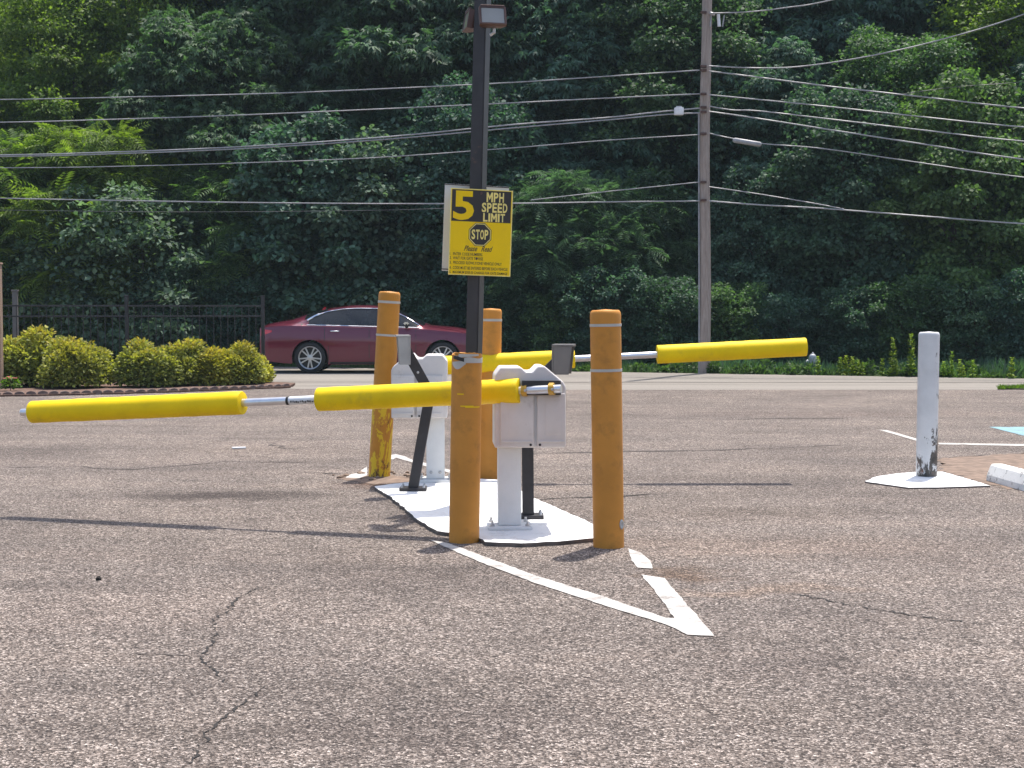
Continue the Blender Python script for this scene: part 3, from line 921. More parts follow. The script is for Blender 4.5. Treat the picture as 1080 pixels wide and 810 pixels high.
def text_mesh(body, x0, x1, z0, z1, y, bold=0.0, shear=0.0, spacing=1.0, wspace=1.0):
    cu = bpy.data.curves.new('txt', 'FONT')
    cu.body = body; cu.offset = bold; cu.shear = shear; cu.space_character = spacing; cu.space_word = wspace
    cu.resolution_u = 3
    o = bpy.data.objects.new('txt', cu); COL.objects.link(o)
    bpy.context.view_layer.update()
    dg = bpy.context.evaluated_depsgraph_get()
    me = bpy.data.meshes.new_from_object(o.evaluated_get(dg))
    bpy.data.objects.remove(o); bpy.data.curves.remove(cu)
    nv = len(me.vertices)
    co = np.empty(nv * 3, np.float32); me.vertices.foreach_get('co', co); co = co.reshape(-1, 3)
    mn, mx = co.min(0), co.max(0)
    out = np.zeros_like(co)
    out[:, 0] = x0 + (co[:, 0] - mn[0]) / (mx[0] - mn[0]) * (x1 - x0)
    out[:, 2] = z0 + (co[:, 1] - mn[1]) / (mx[1] - mn[1]) * (z1 - z0)
    out[:, 1] = y
    me.vertices.foreach_set('co', out.ravel()); me.update()
    return me
SW, SH = 0.436, 0.592
sc_ = P(507.0, 245.3, D_POLE - 0.075)
sign = thing('gate_sign', 'yellow and black 5 MPH speed limit and STOP sign on the lamp post', 'sign', sc_)
sign.rotation_euler = (Matrix.Rotation(math.radians(1.9), 3, 'Y') @ Matrix.Rotation(math.radians(12), 3, 'Z')).to_euler()
def SX(z): return (z - 225) / (620 - 225) * SW - SW / 2      # positions read off the sign's own face
def SZ(z): return SH / 2 - (z - 125) / (688 - 125) * SH
obj('panel', bbox((0, 0, 0), (SW, 0.004, SH), 0.001), M['sign_pale'], sign)
def flat(name, x0, x1, z0, z1, y, mat):
    bm = bmesh.new()
    bm.faces.new([bm.verts.new(v) for v in ((x0, y, z0), (x1, y, z0), (x1, y, z1), (x0, y, z1))])
    return obj(name, bm, mat, sign)
flat('yellow_field', -SW / 2 + 0.007, SW / 2 - 0.007, -SH / 2 + 0.006, SH / 2 - 0.006, -0.0028, M['sign_yellow'])
flat('black_field', -SW / 2 + 0.010, SW / 2 - 0.012, SZ(338), SH / 2 - 0.008, -0.0036, M['sign_black'])
def letters(name, body, x0, x1, ztop, zbot, mat, bold=0.0, shear=0.0, y=-0.0046, spacing=1.0, wspace=1.0):
    return link(name, text_mesh(body, x0, x1, SZ(zbot), SZ(ztop), y, bold, shear, spacing, wspace), mat, sign)
letters('numeral', '5', SX(243), SX(375), 140, 330, M['sign_yellow'], 0.03)
def word(body, x0, x1, ztop, zbot, y=-0.0046):
    """condensed heavy capitals, one part for each letter"""
    ws_ = [0.42 if ch == 'I' else 1.35 if ch == 'M' else 1.0 for ch in body]
    gap = 0.17
    unit_ = (x1 - x0) / (sum(ws_) + gap * (len(body) - 1))
    x = x0
    za, zb_ = SZ(zbot), SZ(ztop)
    for ch, w in zip(body, ws_):
        xa, xb = x, x + w * unit_
        if ch in 'MI':
            bm = bmesh.new()
            st_ = (xb - xa) * (0.25 if ch == 'M' else 1.0)
            def quad(*ps):
                bm.faces.new([bm.verts.new((px_, y, pz_)) for px_, pz_ in ps])
            quad((xa, za), (xa + st_, za), (xa + st_, zb_), (xa, zb_))
            if ch == 'M':
                quad((xb - st_, za), (xb, za), (xb, zb_), (xb - st_, zb_))
                mx_, k_ = (xa + xb) / 2, (xb - xa) * 0.105
                zm = za + (zb_ - za) * 0.22
                quad((xa + st_, zb_), (xa + st_, zb_ - (zb_ - za) * 0.42), (mx_, zm), (mx_, zm + (zb_ - za) * 0.36))
                quad((mx_, zm + (zb_ - za) * 0.36), (mx_, zm), (xb - st_, zb_ - (zb_ - za) * 0.42), (xb - st_, zb_))
            obj('letter', bm, M['sign_pale'], sign)
        else:
            link('letter', text_mesh(ch, xa, xb, za, zb_, y, 0.03), M['sign_pale'], sign)
        x = xb + gap * unit_
word('MPH', SX(452), SX(562), 143, 206)
word('SPEED', SX(424), SX(586), 211, 273)
word('LIMIT', SX(434), SX(572), 279, 334)
def octagon(name, r, y, mat):
    bm = bmesh.new()
    cz = SZ(420); cx = SX(418)
    bm.faces.new([bm.verts.new((cx + r * math.cos(math.radians(22.5 + 45 * k)), y, cz + r * math.sin(math.radians(22.5 + 45 * k)))) for k in range(8)])
    for f in bm.faces:
        f.normal_update()
        if f.normal.y > 0: f.normal_flip()
    obj(name, bm, mat, sign)
octagon('octagon', 0.086, -0.0036, M['sign_black'])
octagon('octagon_border', 0.0815, -0.0042, M['sign_pale'])
octagon('octagon_field', 0.0755, -0.0048, M['sign_black'])
word('STOP', SX(364), SX(470), 388, 452, y=-0.0056)
letters('lettering', 'Please', SX(318), SX(404), 495, 530, M['sign_black'], 0.012, 0.5, y=-0.0040)
letters('lettering', 'Read', SX(428), SX(502), 495, 530, M['sign_black'], 0.012, 0.5, y=-0.0040)
for body, x1, z in (('1.  ENTER CODE NUMBERS', 437, 551), ('2.  WAIT FOR GATE TO RISE', 442, 578), ('3.  PROCEED SLOWLY/ONE VEHICLE ONLY', 562, 608),
                    ('4.  CODE MUST BE ENTERED BEFORE EACH VEHICLE', 600, 641), ('5.  MAXIMUM $500.00 CHARGE FOR GATE DAMAGE', 600, 671)):
    letters('lettering', body, SX(231) if z < 600 else SX(232), SX(x1), z - 9.5, z + 9.5, M['sign_black'], 0.010, y=-0.0040)
for (zx, zz) in ((418, 152), (402, 576)):
    bm = bmesh.new()
    lathe(bm, [(0.008, 0), (0.008, 0.004), (0.004, 0.006)], 10, Matrix.Translation((SX(zx), -0.003, SZ(zz))) @ Matrix.Rotation(math.pi / 2, 4, 'X'))
    obj('bolt', bm, M['bronze'], sign)
bc = P(501.5, 241.3, D_POLE + 0.085)
sign2 = thing('back_facing_sign', 'white sign edge showing behind the yellow sign, facing away', 'sign', bc)
sign2.rotation_euler = (Matrix.Rotation(math.radians(2.2), 3, 'Y') @ Matrix.Rotation(math.radians(12), 3, 'Z')).to_euler()
obj('panel', bbox((0, 0, 0), (0.455, 0.004, 0.604), 0.001), M['sign_back'], sign2)
for z in (0.298, -0.290):
    obj('rim', bbox((0, -0.004, z), (0.455, 0.006, 0.006), 0.001), M['black_trim'], sign2)

# ------------------------------------------------------------------ wheel stop
ws = thing('wheel_stop', 'white concrete wheel stop with chipped paint beside the white bollard', 'wheel stop', (0, 0, 0))
w0 = G(1051, 507); w1 = Vector((w0.x + 0.16, w0.y - 1.83, 0))
ws.location = w0
dv = (w1 - w0); ang = math.atan2(dv.y, dv.x); ws.rotation_euler = (0, 0, ang)
prof = [(-0.09, 0.004), (-0.085, 0.05), (-0.055, 0.125), (-0.04, 0.138), (0.04, 0.138), (0.055, 0.125), (0.085, 0.05), (0.09, 0.004)]
bm = bmesh.new()
st = [(0, 0.95, -0.0), (0.012, 1.0, 0), (0.5, 1.0, 0), (1.0, 1.0, 0), (1.4, 1, 0), (1.78, 1.0, 0), (1.83, 0.9, 0)]
rings = [[bm.verts.new((x, yy * s, 0.004 + (zz - 0.004) * (s if s < 1 else 1) + random.uniform(-0.002, 0.002))) for yy, zz in prof] for x, s, _ in st]
for i in range(len(rings) - 1):
    for k in range(len(prof) - 1):
        bm.faces.new((rings[i][k], rings[i + 1][k], rings[i + 1][k + 1], rings[i][k + 1]))
bm.faces.new(rings[0]); bm.faces.new(rings[-1][::-1])
bmesh.ops.recalc_face_normals(bm, faces=bm.faces[:])
obj('block', bm, M['wheelstop'], ws, 14)
for x in (0.4, 1.43):
    bm = bmesh.new(); lathe(bm, [(0.014, 0.137), (0.014, 0.142), (0.006, 0.144)], 10, Matrix.Translation((x, 0, 0)))
    obj('anchor_pin', bm, M['zinc'], ws)

# small clod on the asphalt
bm = bmesh.new()
bmesh.ops.create_icosphere(bm, subdivisions=2, radius=0.014)
for v in bm.verts: v.co *= random.uniform(0.75, 1.15)
o = tag(obj('pebble', bm, M['crack'], None), 'small black lump lying on the open asphalt at left', 'pebble')
o.location = G(104, 612) + Vector((0, 0, 0.008))
for (px, py, s) in ((252, 473, 0.05),):
    o = tag(obj('paper_scrap', bbox((0, 0, 0.008), (0.13, 0.07, 0.012), 0.003), M['sticker'], None), 'white scrap of litter on asphalt behind the left gate arm', 'litter')
    o.location = G(px, py); o.rotation_euler = (0, 0, 0.3)
# soil heaped around the leaning bollard's foot
bm = bmesh.new()
random.seed(21)
for i in range(26):
    r = bmesh.ops.create_icosphere(bm, subdivisions=1, radius=random.uniform(0.012, 0.035))
    a = random.uniform(0, 2 * math.pi); d = random.uniform(0.09, 0.34)
    bmesh.ops.transform(bm, matrix=Matrix.Translation((b2.location.x + d * 1.3 * math.cos(a), b2.location.y + d * math.sin(a), 0.006)) @ Matrix.Diagonal((1, 1, 0.5, 1)), verts=r['verts'])
o = obj('loose_soil', bm, M['soil'], None); o['kind'] = 'stuff'
o['label'] = 'crumbs of red brown soil around the leaning bollard'; o['category'] = 'soil'

# ------------------------------------------------------------------ maroon saloon car
def sm(xs, ys, x, w=5):
    xx = np.linspace(-0.3, 5.5, 1161)
    yy = np.interp(xx, xs, ys)
    k = np.ones(2 * w * 4 + 1); k /= k.sum()
    yp = np.pad(yy, w * 4, mode='edge')
    return np.interp(x, xx, np.convolve(yp, k, 'valid'))
CL = 5.06
WR, WF, WRAD, WZ = 1.09, 3.93, 0.335, 0.335
def c_shoulder(x): return sm([0, 0.15, 0.6, 1.2, 3.4, 4.3, 4.8, 5.06], [0.96, 0.99, 1.02, 1.01, 0.955, 0.875, 0.78, 0.66], x)
def c_width(x): return sm([0, 0.06, 0.2, 0.6, 1.3, 3.5, 4.2, 4.7, 4.95, 5.06], [0.76, 0.82, 0.87, 0.91, 0.925, 0.925, 0.905, 0.84, 0.70, 0.58], x, 2)
def c_sill(x): return sm([0, 0.1, 0.5, 0.9, 4.2, 4.6, 5.06], [0.34, 0.27, 0.22, 0.19, 0.19, 0.19, 0.27], x, 2)
def c_rail(x): return sm([0.92, 1.0, 1.2, 1.42, 1.75, 2.1, 2.6, 2.8, 3.1, 3.5], [1.07, 1.12, 1.235, 1.315, 1.375, 1.39, 1.385, 1.355, 1.22, 0.985], x, 2)
def c_top(x): return sm([0, 0.1, 0.45, 0.62, 1.0, 1.4, 1.9, 2.3, 2.7, 2.95, 3.3, 3.62, 4.2, 4.7, 4.95, 5.06], [1.0, 1.06, 1.13, 1.155, 1.285, 1.395, 1.462, 1.468, 1.435, 1.365, 1.18, 1.035, 0.985, 0.885, 0.77, 0.66], x, 3)
PR_S = [0, 0.12, 0.28, 0.50, 0.66, 0.76, 0.88, 1.0]
PR_Y = [0.945, 0.968, 0.985, 0.998, 1.0, 0.988, 0.975, 0.955]
def c_side_y(x, z):
    zs = c_shoulder(x); s = np.clip((z - 0.19) / (zs - 0.19), 0, 1)
    return c_width(x) * np.interp(s, PR_S, PR_Y)
def arch(x):
    z = c_sill(x)
    for wx in (WR, WF):
        d = np.abs(x - wx)
        z = np.where(d < 0.385, np.maximum(z, WZ + np.sqrt(np.maximum(0, 0.385 ** 2 - d ** 2))), z)
    return z
xs = sorted(set(list(np.linspace(0, CL, 150)) + [w + s * v for w in (WR, WF) for s in (-1, 1) for v in (0.386, 0.383, 0.375, 0.36)]))
xs = np.array(xs)
CAB0, CAB1 = 0.95, 3.52
def section(x):
    zs = float(c_shoulder(x)); w = float(c_width(x)); zl = float(arch(x)); zt = float(c_top(x))
    pts = []
    for t in np.linspace(0, 1, 10):
        z = zl + (zs - zl) * t
        pts.append((float(c_side_y(x, z)), z))
    ys = pts[-1][0]
    yb, zb = ys - 0.035, zs + 0.018
    # cabin weight
    zr = float(c_rail(x))
    cab = 1.0 if CAB0 <= x <= CAB1 else 0.0
    up = []
    if cab:
        f = min(1, (zr - zb) / 0.36)
        yr = yb - 0.03 - 0.25 * max(0, f)
        zr2 = max(zr, zb + 0.004)
        zt2 = max(zt, zr2 + 0.012)
        up = [(yb, zb)]
        for t in (0.25, 0.5, 0.75, 1.0):
            up.append((yb + (yr - yb) * t ** 1.1, zb + (zr2 - zb) * t))
        for t in (0.12, 0.3, 0.5, 0.75, 1.0):
            up.append((yr * (1 - t), zr2 + (zt2 - zr2) * (1 - (1 - t) ** 2.4)))
    else:
        for t in (0.03, 0.07, 0.12, 0.18, 0.26, 0.36, 0.48, 0.62, 0.8, 1.0):
            up.append((ys * (1 - t), zs + (max(zt, zs + 0.01) - zs) * (1 - (1 - t) ** 2.6)))
    return pts + up
secs = [section(x) for x in xs]
NS = len(secs[0])
def build_car():
    near = G(328.7, 393.6)
    root = thing('car', 'maroon four door saloon car passing on the road behind the gates', 'car', (P(273.0, 380, near.y + 0.0).x, near.y + 0.92, -0.006))
    groups = {'body': bmesh.new(), 'glass': bmesh.new(), 'windscreen': bmesh.new(), 'rear_window': bmesh.new()}
    vcache = {k: {} for k in groups}
    def V(gk, i, j, side):
        key = (i, j, side if abs(secs[i][j][0]) > 1e-6 else 0)
        if key not in vcache[gk]:
            y, z = secs[i][j]
            vcache[gk][key] = groups[gk].verts.new((xs[i], side * y, z))
        return vcache[gk][key]
    for side in (-1, 1):
        for i in range(len(xs) - 1):
            xm = (xs[i] + xs[i + 1]) / 2
            for j in range(NS - 1):
                gk = 'body'
                if 10 <= j < 14 and 1.05 < xm < 3.40: gk = 'glass'
                if 15 <= j and 2.82 < xm < 3.52: gk = 'windscreen'
                if 15 <= j and 0.95 < xm < 1.42: gk = 'rear_window'
                vs = [V(gk, i, j, side), V(gk, i + 1, j, side), V(gk, i + 1, j + 1, side), V(gk, i, j + 1, side)]
                if len(set(vs)) < 3: continue
                u = []
                for v in vs:
                    if v not in u: u.append(v)
                try: groups[gk].faces.new(u)
                except ValueError: pass
    # nose and tail
    b = groups['body']
    for i in (0, len(xs) - 1):
        loop = [V('body', i, j, -1) for j in range(NS)] + [V('body', i, j, 1) for j in range(NS - 2, -1, -1)]
        b.faces.new(loop)
    parts = {}
    for k, nm, mt in (('body', 'body', 'maroon'), ('glass', 'side_glass', 'carglass'), ('windscreen', 'windscreen', 'carglass'), ('rear_window', 'rear_window', 'carglass')):
        bmesh.ops.recalc_face_normals(groups[k], faces=groups[k].faces[:])
        if k == 'glass':
            # the two sides are two separate panes
            for side in (-1, 1):
                g2 = groups[k].copy()
                bmesh.ops.delete(g2, geom=[v for v in g2.verts if v.co.y * side < 0], context='VERTS')
                parts[k] = obj(nm, g2, M[mt], root, 40)
            groups[k].free()
        else:
            parts[k] = obj(nm, groups[k], M[mt], root, 38)
    body = parts['body']
    # floor and wheel housings in the dark underneath
    obj('underbody', bbox((2.5, 0, 0.42), (4.7, 1.30, 0.40)), M['black_trim'], root)
    for wx in (WR, WF):
        for s in (-1, 1):
            bm = bmesh.new()
            prev = None
            for k in range(17):
                a = math.pi * k / 16
                v = [bm.verts.new((wx + 0.384 * math.cos(a), s * y, WZ + 0.384 * math.sin(a))) for y in (0.60, 0.90)]
                if prev: bm.faces.new((prev[0], v[0], v[1], prev[1]))
                prev = v
            obj('wheel_housing', bm, M['black_trim'], root)
    # wheels
    for wx in (WR, WF):
        for s in (-1, 1):
            wh = bpy.data.objects.new('wheel', None); COL.objects.link(wh); wh.parent = root
            wh.location = (wx, s * 0.80, WZ)
            rot = Matrix.Rotation(math.pi / 2 * (1 if s < 0 else -1), 4, 'X')
            bm = bmesh.new()
            lathe(bm, [(0.235, -0.10), (0.31, -0.11), (0.332, -0.085), (0.336, -0.03), (0.336, 0.03), (0.332, 0.085), (0.31, 0.105), (0.262, 0.108), (0.25, 0.095), (0.245, -0.10)], 40, rot, close=False)
            obj('tyre', bm, M['tyre'], wh, 40)
            bm = bmesh.new()
            lathe(bm, [(0.250, 0.100), (0.243, 0.106), (0.230, 0.100), (0.225, 0.03)], 40, rot, close=False)
            for q in range(10):
                a = 2 * math.pi * q / 10 + (0.10 if q % 2 else -0.10)
                dx, dz = math.cos(a), math.sin(a)
                bx_ = Matrix.Rotation(a, 3, 'Z')
                vs = box(bm, (0, 0, 0), (0.185, 0.030, 0.022))
                bmesh.ops.transform(bm, matrix=rot @ Matrix.Translation((dx * 0.142, dz * 0.142, 0.088)) @ bx_.to_4x4(), verts=vs)
            lathe(bm, [(0.062, 0.075), (0.062, 0.098), (0.045, 0.104), (0.004, 0.104)], 20, rot)
            obj('rim', bm, M['rim'], wh, 40)
            bm = bmesh.new()
            lathe(bm, [(0.222, 0.02), (0.222, 0.045), (0.01, 0.045)], 30, rot)
            obj('brake_disc', bm, M['black_trim'], wh)
    # strips that follow the side surface
    def side_strip(name, x0, x1, z0, z1, off, mat, s, k=12, par=None, zf0=None, zf1=None):
        bm = bmesh.new()
        grid = []
        for i in range(k + 1):
            x = x0 + (x1 - x0) * i / k
            a = zf0(x) if zf0 else z0; bz = zf1(x) if zf1 else z1
            row = []
            for t in np.linspace(0, 1, 5):
                z = a + (bz - a) * t
                row.append(bm.verts.new((x, s * (float(c_side_y(x, z)) + off), z)))
            grid.append(row)
        for i in range(k):
            for j in range(4):
                f = (grid[i][j], grid[i + 1][j], grid[i + 1][j + 1], grid[i][j + 1])
                bm.faces.new(f if s < 0 else f[::-1])
        return obj(name, bm, mat, par or root, 40)
    for s in (-1, 1):
        # chrome round the side windows
        lower, upper = [], []
        for x in np.linspace(1.02, 3.42, 40):
            i = int(np.argmin(abs(xs - x)))
            lower.append(Vector((xs[i], s * (secs[i][10][0] + 0.006), secs[i][10][1] + 0.004)))
            upper.append(Vector((xs[i], s * (secs[i][14][0] + 0.008), secs[i][14][1] + 0.002)))
        bm = bmesh.new(); tube(bm, lower, 0.013, 6)
        obj('window_trim', bm, M['chrome'], root, 60)
        bm = bmesh.new(); tube(bm, upper, [0.030 if q < 5 else 0.013 for q in range(len(upper))], 6)
        obj('window_trim', bm, M['chrome'], root, 60)
        # door pillars between the panes
        for xa, xb in ((2.32, 2.40),):
            bm = bmesh.new(); rows = []
            for x in (xa, xb):
                i = int(np.argmin(abs(xs - x)))
                rows.append([bm.verts.new((x, s * (secs[i][j][0] + 0.004), secs[i][j][1])) for j in range(10, 15)])
            for j in range(4):
                bm.faces.new((rows[0][j], rows[1][j], rows[1][j + 1], rows[0][j + 1]))
            obj('pillar', bm, M['carglass'], root)
        for x in (2.36, 3.36):
            side_strip('door_seam', x - 0.006, x + 0.006, 0.24, 0.94, 0.002, M['black_trim'], s, 1)
        side_strip('door_seam', 1.40, 1.412, 0.70, 0.98, 0.002, M['black_trim'], s, 1)
        side_strip('door_seam', 1.48, 1.492, 0.24, 0.60, 0.002, M['black_trim'], s, 1)
        side_strip('sill_trim', 1.52, 3.50, 0.20, 0.245, 0.003, M['black_trim'], s)
        side_strip('tail_lamp', 0.02, 0.27, 0, 0, 0.006, M['tail_red'], s, 8, None, lambda x: 0.80 + 0.35 * max(0, x - 0.03), lambda x: 0.955 - 0.12 * x)
        side_strip('head_lamp', 4.55, 4.95, 0, 0, 0.006, M['clear_lamp'], s, 8, None, lambda x: 0.62 + 0.10 * (4.95 - x), lambda x: 0.70 + 0.18 * (4.95 - x))
        for x in (1.62, 2.70):
            hy = float(c_side_y(x, 0.90))
            bm = bmesh.new()
            tube(bm, [(x - 0.10, s * (hy - 0.01), 0.905), (x - 0.08, s * (hy + 0.03), 0.905), (x + 0.08, s * (hy + 0.03), 0.902), (x + 0.10, s * (hy - 0.01), 0.902)], 0.013, 8)
            obj('door_handle', bm, M['chrome'], root, 50)
        # mirror
        my = float(c_side_y(3.18, 0.95))
        bm = bmesh.new()
        box(bm, (3.17, s * (my + 0.10), 1.03), (0.11, 0.20, 0.13))
        bmesh.ops.bevel(bm, geom=bm.edges[:], offset=0.035, segments=3, affect='EDGES')
        mir = obj('mirror', bm, M['black_trim'], root, 50)
        bm = bmesh.new()
        box(bm, (3.165, s * (my + 0.10), 1.07), (0.12, 0.205, 0.06))
        bmesh.ops.bevel(bm, geom=bm.edges[:], offset=0.02, segments=2, affect='EDGES')
        obj('mirror_cap', bm, M['chrome'], mir, 50)
        bm = bmesh.new()
        i = int(np.argmin(abs(xs - 0.92)))
        lathe(bm, [(0.022, 0), (0.02, 0.006)], 12, Matrix.Translation((0.92, s * (float(c_side_y(0.92, 1.0)) - 0.008), 1.045)) @ Matrix.Rotation(-s * math.pi / 2, 4, 'X'))
        obj('badge', bm, M['chrome'], root)
    bm = poly_prism([(1.22, 1.33), (1.32, 1.35), (1.335, 1.42), (1.30, 1.425)], -0.02, 0.02, 0.004)
    obj('antenna_fin', bm, M['tail_red'], root)
    obj('rear_bumper', bbox((0.02, 0, 0.45), (0.10, 1.40, 0.16), 0.04), M['black_trim'], root)
    return root
build_car()

# ------------------------------------------------------------------ utility pole and wires
D_UP = 32.6
ub = G(742.5, 394); ub.z = -0.01
ub = Vector((XW(742.5, D_UP), D_UP, -0.012))
up = thing('utility_pole', 'weathered wooden utility pole carrying the wires at right of centre', 'utility pole', ub)
bm = bmesh.new()
rs_ = np.linspace(0, 11.0, 24)
tube(bm, [(0.02 * math.sin(z), 0.0, z) for z in rs_], [0.128 - 0.0028 * z for z in rs_], 20)
obj('pole', bm, M['wood_pole'], up, 60)
def ul(px, py, dy=0.0):
    return P(px, py, D_UP + dy) - ub
for py in (13, 70, 74, 99, 113, 118, 141, 192, 211):
    c = ul(742, py, -0.13)
    obj('bracket', bbox(c, (0.13, 0.06, 0.05), 0.01), M['bronze'], up)
def cyl(name, a, b, r, mat, par, n=10):
    bm = bmesh.new(); tube(bm, [a, b], r, n)
    return obj(name, bm, mat, par, 50)
cyl('insulator', ul(749, 14, -0.1), ul(754, 15.5, -0.1), 0.035, M['zinc'], up)
cyl('insulator', ul(757.5, 15, -0.1), ul(758.5, 28, -0.1), 0.035, M['sticker'], up)
cyl('jumper_wire', ul(764, 16, -0.1), ul(762, 28, -0.1), 0.015, M['cable'], up)
cyl('jumper_wire', ul(750, 16, -0.1), ul(749, 28, -0.1), 0.015, M['cable'], up)
cyl('guard_strip', ul(737.5, 395, -0.06), ul(737.0, 120, -0.06), 0.018, M['cable'], up)

def wire(label, pts, r=0.016, mat='cable', sag=0.0, yl=None, yr=None, name='utility_wire'):
    """a cable through points sighted along its run; its distance follows the road"""
    W = []
    for (px, py) in pts:
        d = D_UP - 0.14 + (px - 742) * (-0.0045 if px < 742 else -0.005)
        W.append(P(px, py, d))
    dense = []
    for i in range(len(W) - 1):
        p0 = W[max(i - 1, 0)]; p1 = W[i]; p2 = W[i + 1]; p3 = W[min(i + 2, len(W) - 1)]
        for k in range(8):
            t = k / 8
            dense.append(0.5 * ((2 * p1) + (p2 - p0) * t + (2 * p0 - 5 * p1 + 4 * p2 - p3) * t * t + (3 * p1 - p0 - 3 * p2 + p3) * t ** 3))
    dense.append(W[-1])
    bm = bmesh.new(); tube(bm, dense, r * 0.82, 6)
    return tag(obj(name, bm, M[mat], None, 60), label, 'wire', 'utility wires along the road')
wire('topmost wire running left from the utility pole', [(738, 74), (640, 80.5), (540, 87), (440, 92), (300, 98), (150, 102), (0, 105), (-250, 108)], 0.017)
wire('second wire from the top running left from the utility pole', [(738, 99), (640, 103.5), (540, 108.5), (400, 115), (250, 121.5), (100, 126.5), (0, 129), (-250, 132)], 0.017)
wire('upper strand of the paired wires running left from the utility pole', [(738, 114), (690, 118.5), (640, 124), (540, 131.5), (400, 145), (250, 155), (100, 161), (0, 163.5), (-250, 166)], 0.020)
wire('lower strand of the paired wires running left from the utility pole', [(738, 119), (700, 121), (640, 126.5), (540, 135), (400, 147.5), (250, 157), (100, 162.8), (0, 165), (-250, 167.5)], 0.020)
wire('fine wire just below the paired wires left of the pole', [(738, 142), (640, 148), (540, 156), (400, 166), (250, 172), (100, 176), (0, 177), (-250, 178)], 0.014)
wire('lowest heavy wire running left from the utility pole behind the sign', [(738, 212), (640, 213), (540, 214.5), (400, 214.8), (250, 213.5), (100, 211), (0, 209), (-250, 203)], 0.019)
wire('faint thin wire under the lowest heavy wire at far left', [(540, 216.5), (430, 221), (300, 223), (180, 223.5), (70, 222.5), (-250, 218)], 0.008, 'cable_dark')
wire('short slanting wire rising to the left side of the utility pole', [(738, 192), (690, 197), (640, 202), (604, 206), (560, 211)], 0.014)
wire('high wire rising steeply to the right from the pole top', [(748, 14), (790, 12.5), (830, 8), (868, 2), (950, -18), (1050, -50)], 0.017)
wire('sagging service wire climbing right to the top corner', [(748, 69.5), (790, 71.5), (840, 70.5), (910, 60.5), (990, 42.5), (1080, 15), (1200, -35)], 0.018)
wire('topmost wire descending right from the utility pole', [(748, 75), (800, 81.5), (870, 90.5), (980, 103), (1080, 114), (1300, 132)], 0.019)
wire('second wire descending right from the utility pole', [(748, 100), (800, 105), (870, 112), (980, 124), (1080, 134), (1300, 150)], 0.017)
wire('third wire descending right from the utility pole', [(748, 112), (772, 116), (800, 117), (870, 125), (980, 138), (1080, 149), (1300, 166)], 0.017)
wire('fourth and brightest wire descending right from the utility pole', [(748, 117.5), (800, 125), (870, 136), (980, 153), (1080, 168), (1300, 192)], 0.019)
wire('fifth wire descending right with a grey splice case near the pole', [(748, 140.5), (770, 145.5), (805, 151.5), (870, 157), (980, 173), (1080, 187), (1300, 210)], 0.015)
wire('short wire joining the lowest right wire from above', [(748, 197), (790, 203), (830, 209.5), (870, 216.5), (890, 220.5)], 0.014)
wire('lowest heavy wire descending right from the utility pole', [(748, 212), (800, 216), (870, 220), (980, 228.5), (1080, 236), (1300, 248)], 0.020)
wire('faint thin wire rising right in front of the trees', [(900, 108), (960, 98), (1010, 91.5), (1070, 87), (1160, 78)], 0.007, 'cable_dark')
# closures carried on the strands
def closure(name, label, a, b, r, mat, cat):
    bm = bmesh.new(); tube(bm, [a, a.lerp(b, 0.06), a.lerp(b, 0.94), b], [r * 0.6, r, r, r * 0.6], 12)
    return tag(obj(name, bm, mat, None, 50), label, cat)
closure('splice_case', 'long grey splice case hanging on a wire right of the pole', P(773, 147.6, D_UP - 0.30), P(803, 152.6, D_UP - 0.45), 0.055, M['cable'], 'splice case')
sb = thing('junction_box', 'small pale junction box on the paired wires left of the pole', 'junction box', P(716, 117.5, D_UP - 0.06))
obj('box', bbox((0, 0, 0), (0.20, 0.12, 0.16), 0.02), M['sticker'], sb, 50)
obj('clamp', bbox((0, 0, 0.095), (0.12, 0.05, 0.03), 0.006), M['zinc'], sb)

# ------------------------------------------------------------------ hydrant
hb = G(857, 393.5); 
hy_s = 0.70
hy = thing('fire_hydrant', 'silver grey fire hydrant in the weeds across the road', 'fire hydrant', (hb.x, hb.y, -0.012))
hy.scale = (hy_s,) * 3
bm = bmesh.new()
lathe(bm, [(0.14, 0), (0.14, 0.03), (0.10, 0.035), (0.095, 0.42), (0.125, 0.43), (0.125, 0.47), (0.10, 0.48)], 20)
obj('barrel', bm, M['hydrant'], hy, 40)
bm = bmesh.new()
lathe(bm, [(0.115, 0.48), (0.11, 0.53), (0.085, 0.58), (0.05, 0.605), (0.03, 0.61), (0.03, 0.65), (0.02, 0.66)], 20)
obj('bonnet', bm, M['hydrant'], hy, 40)
for a in (0, math.pi, -math.pi / 2):
    bm = bmesh.new()
    lathe(bm, [(0.05, 0.08), (0.05, 0.15), (0.062, 0.152), (0.062, 0.18), (0.03, 0.185), (0.03, 0.205)], 14, Matrix.Translation((0, 0, 0.37)) @ Matrix.Rotation(a, 4, 'Z') @ Matrix.Rotation(math.pi / 2, 4, 'Y'))
    obj('nozzle', bm, M['hydrant'], hy, 40)

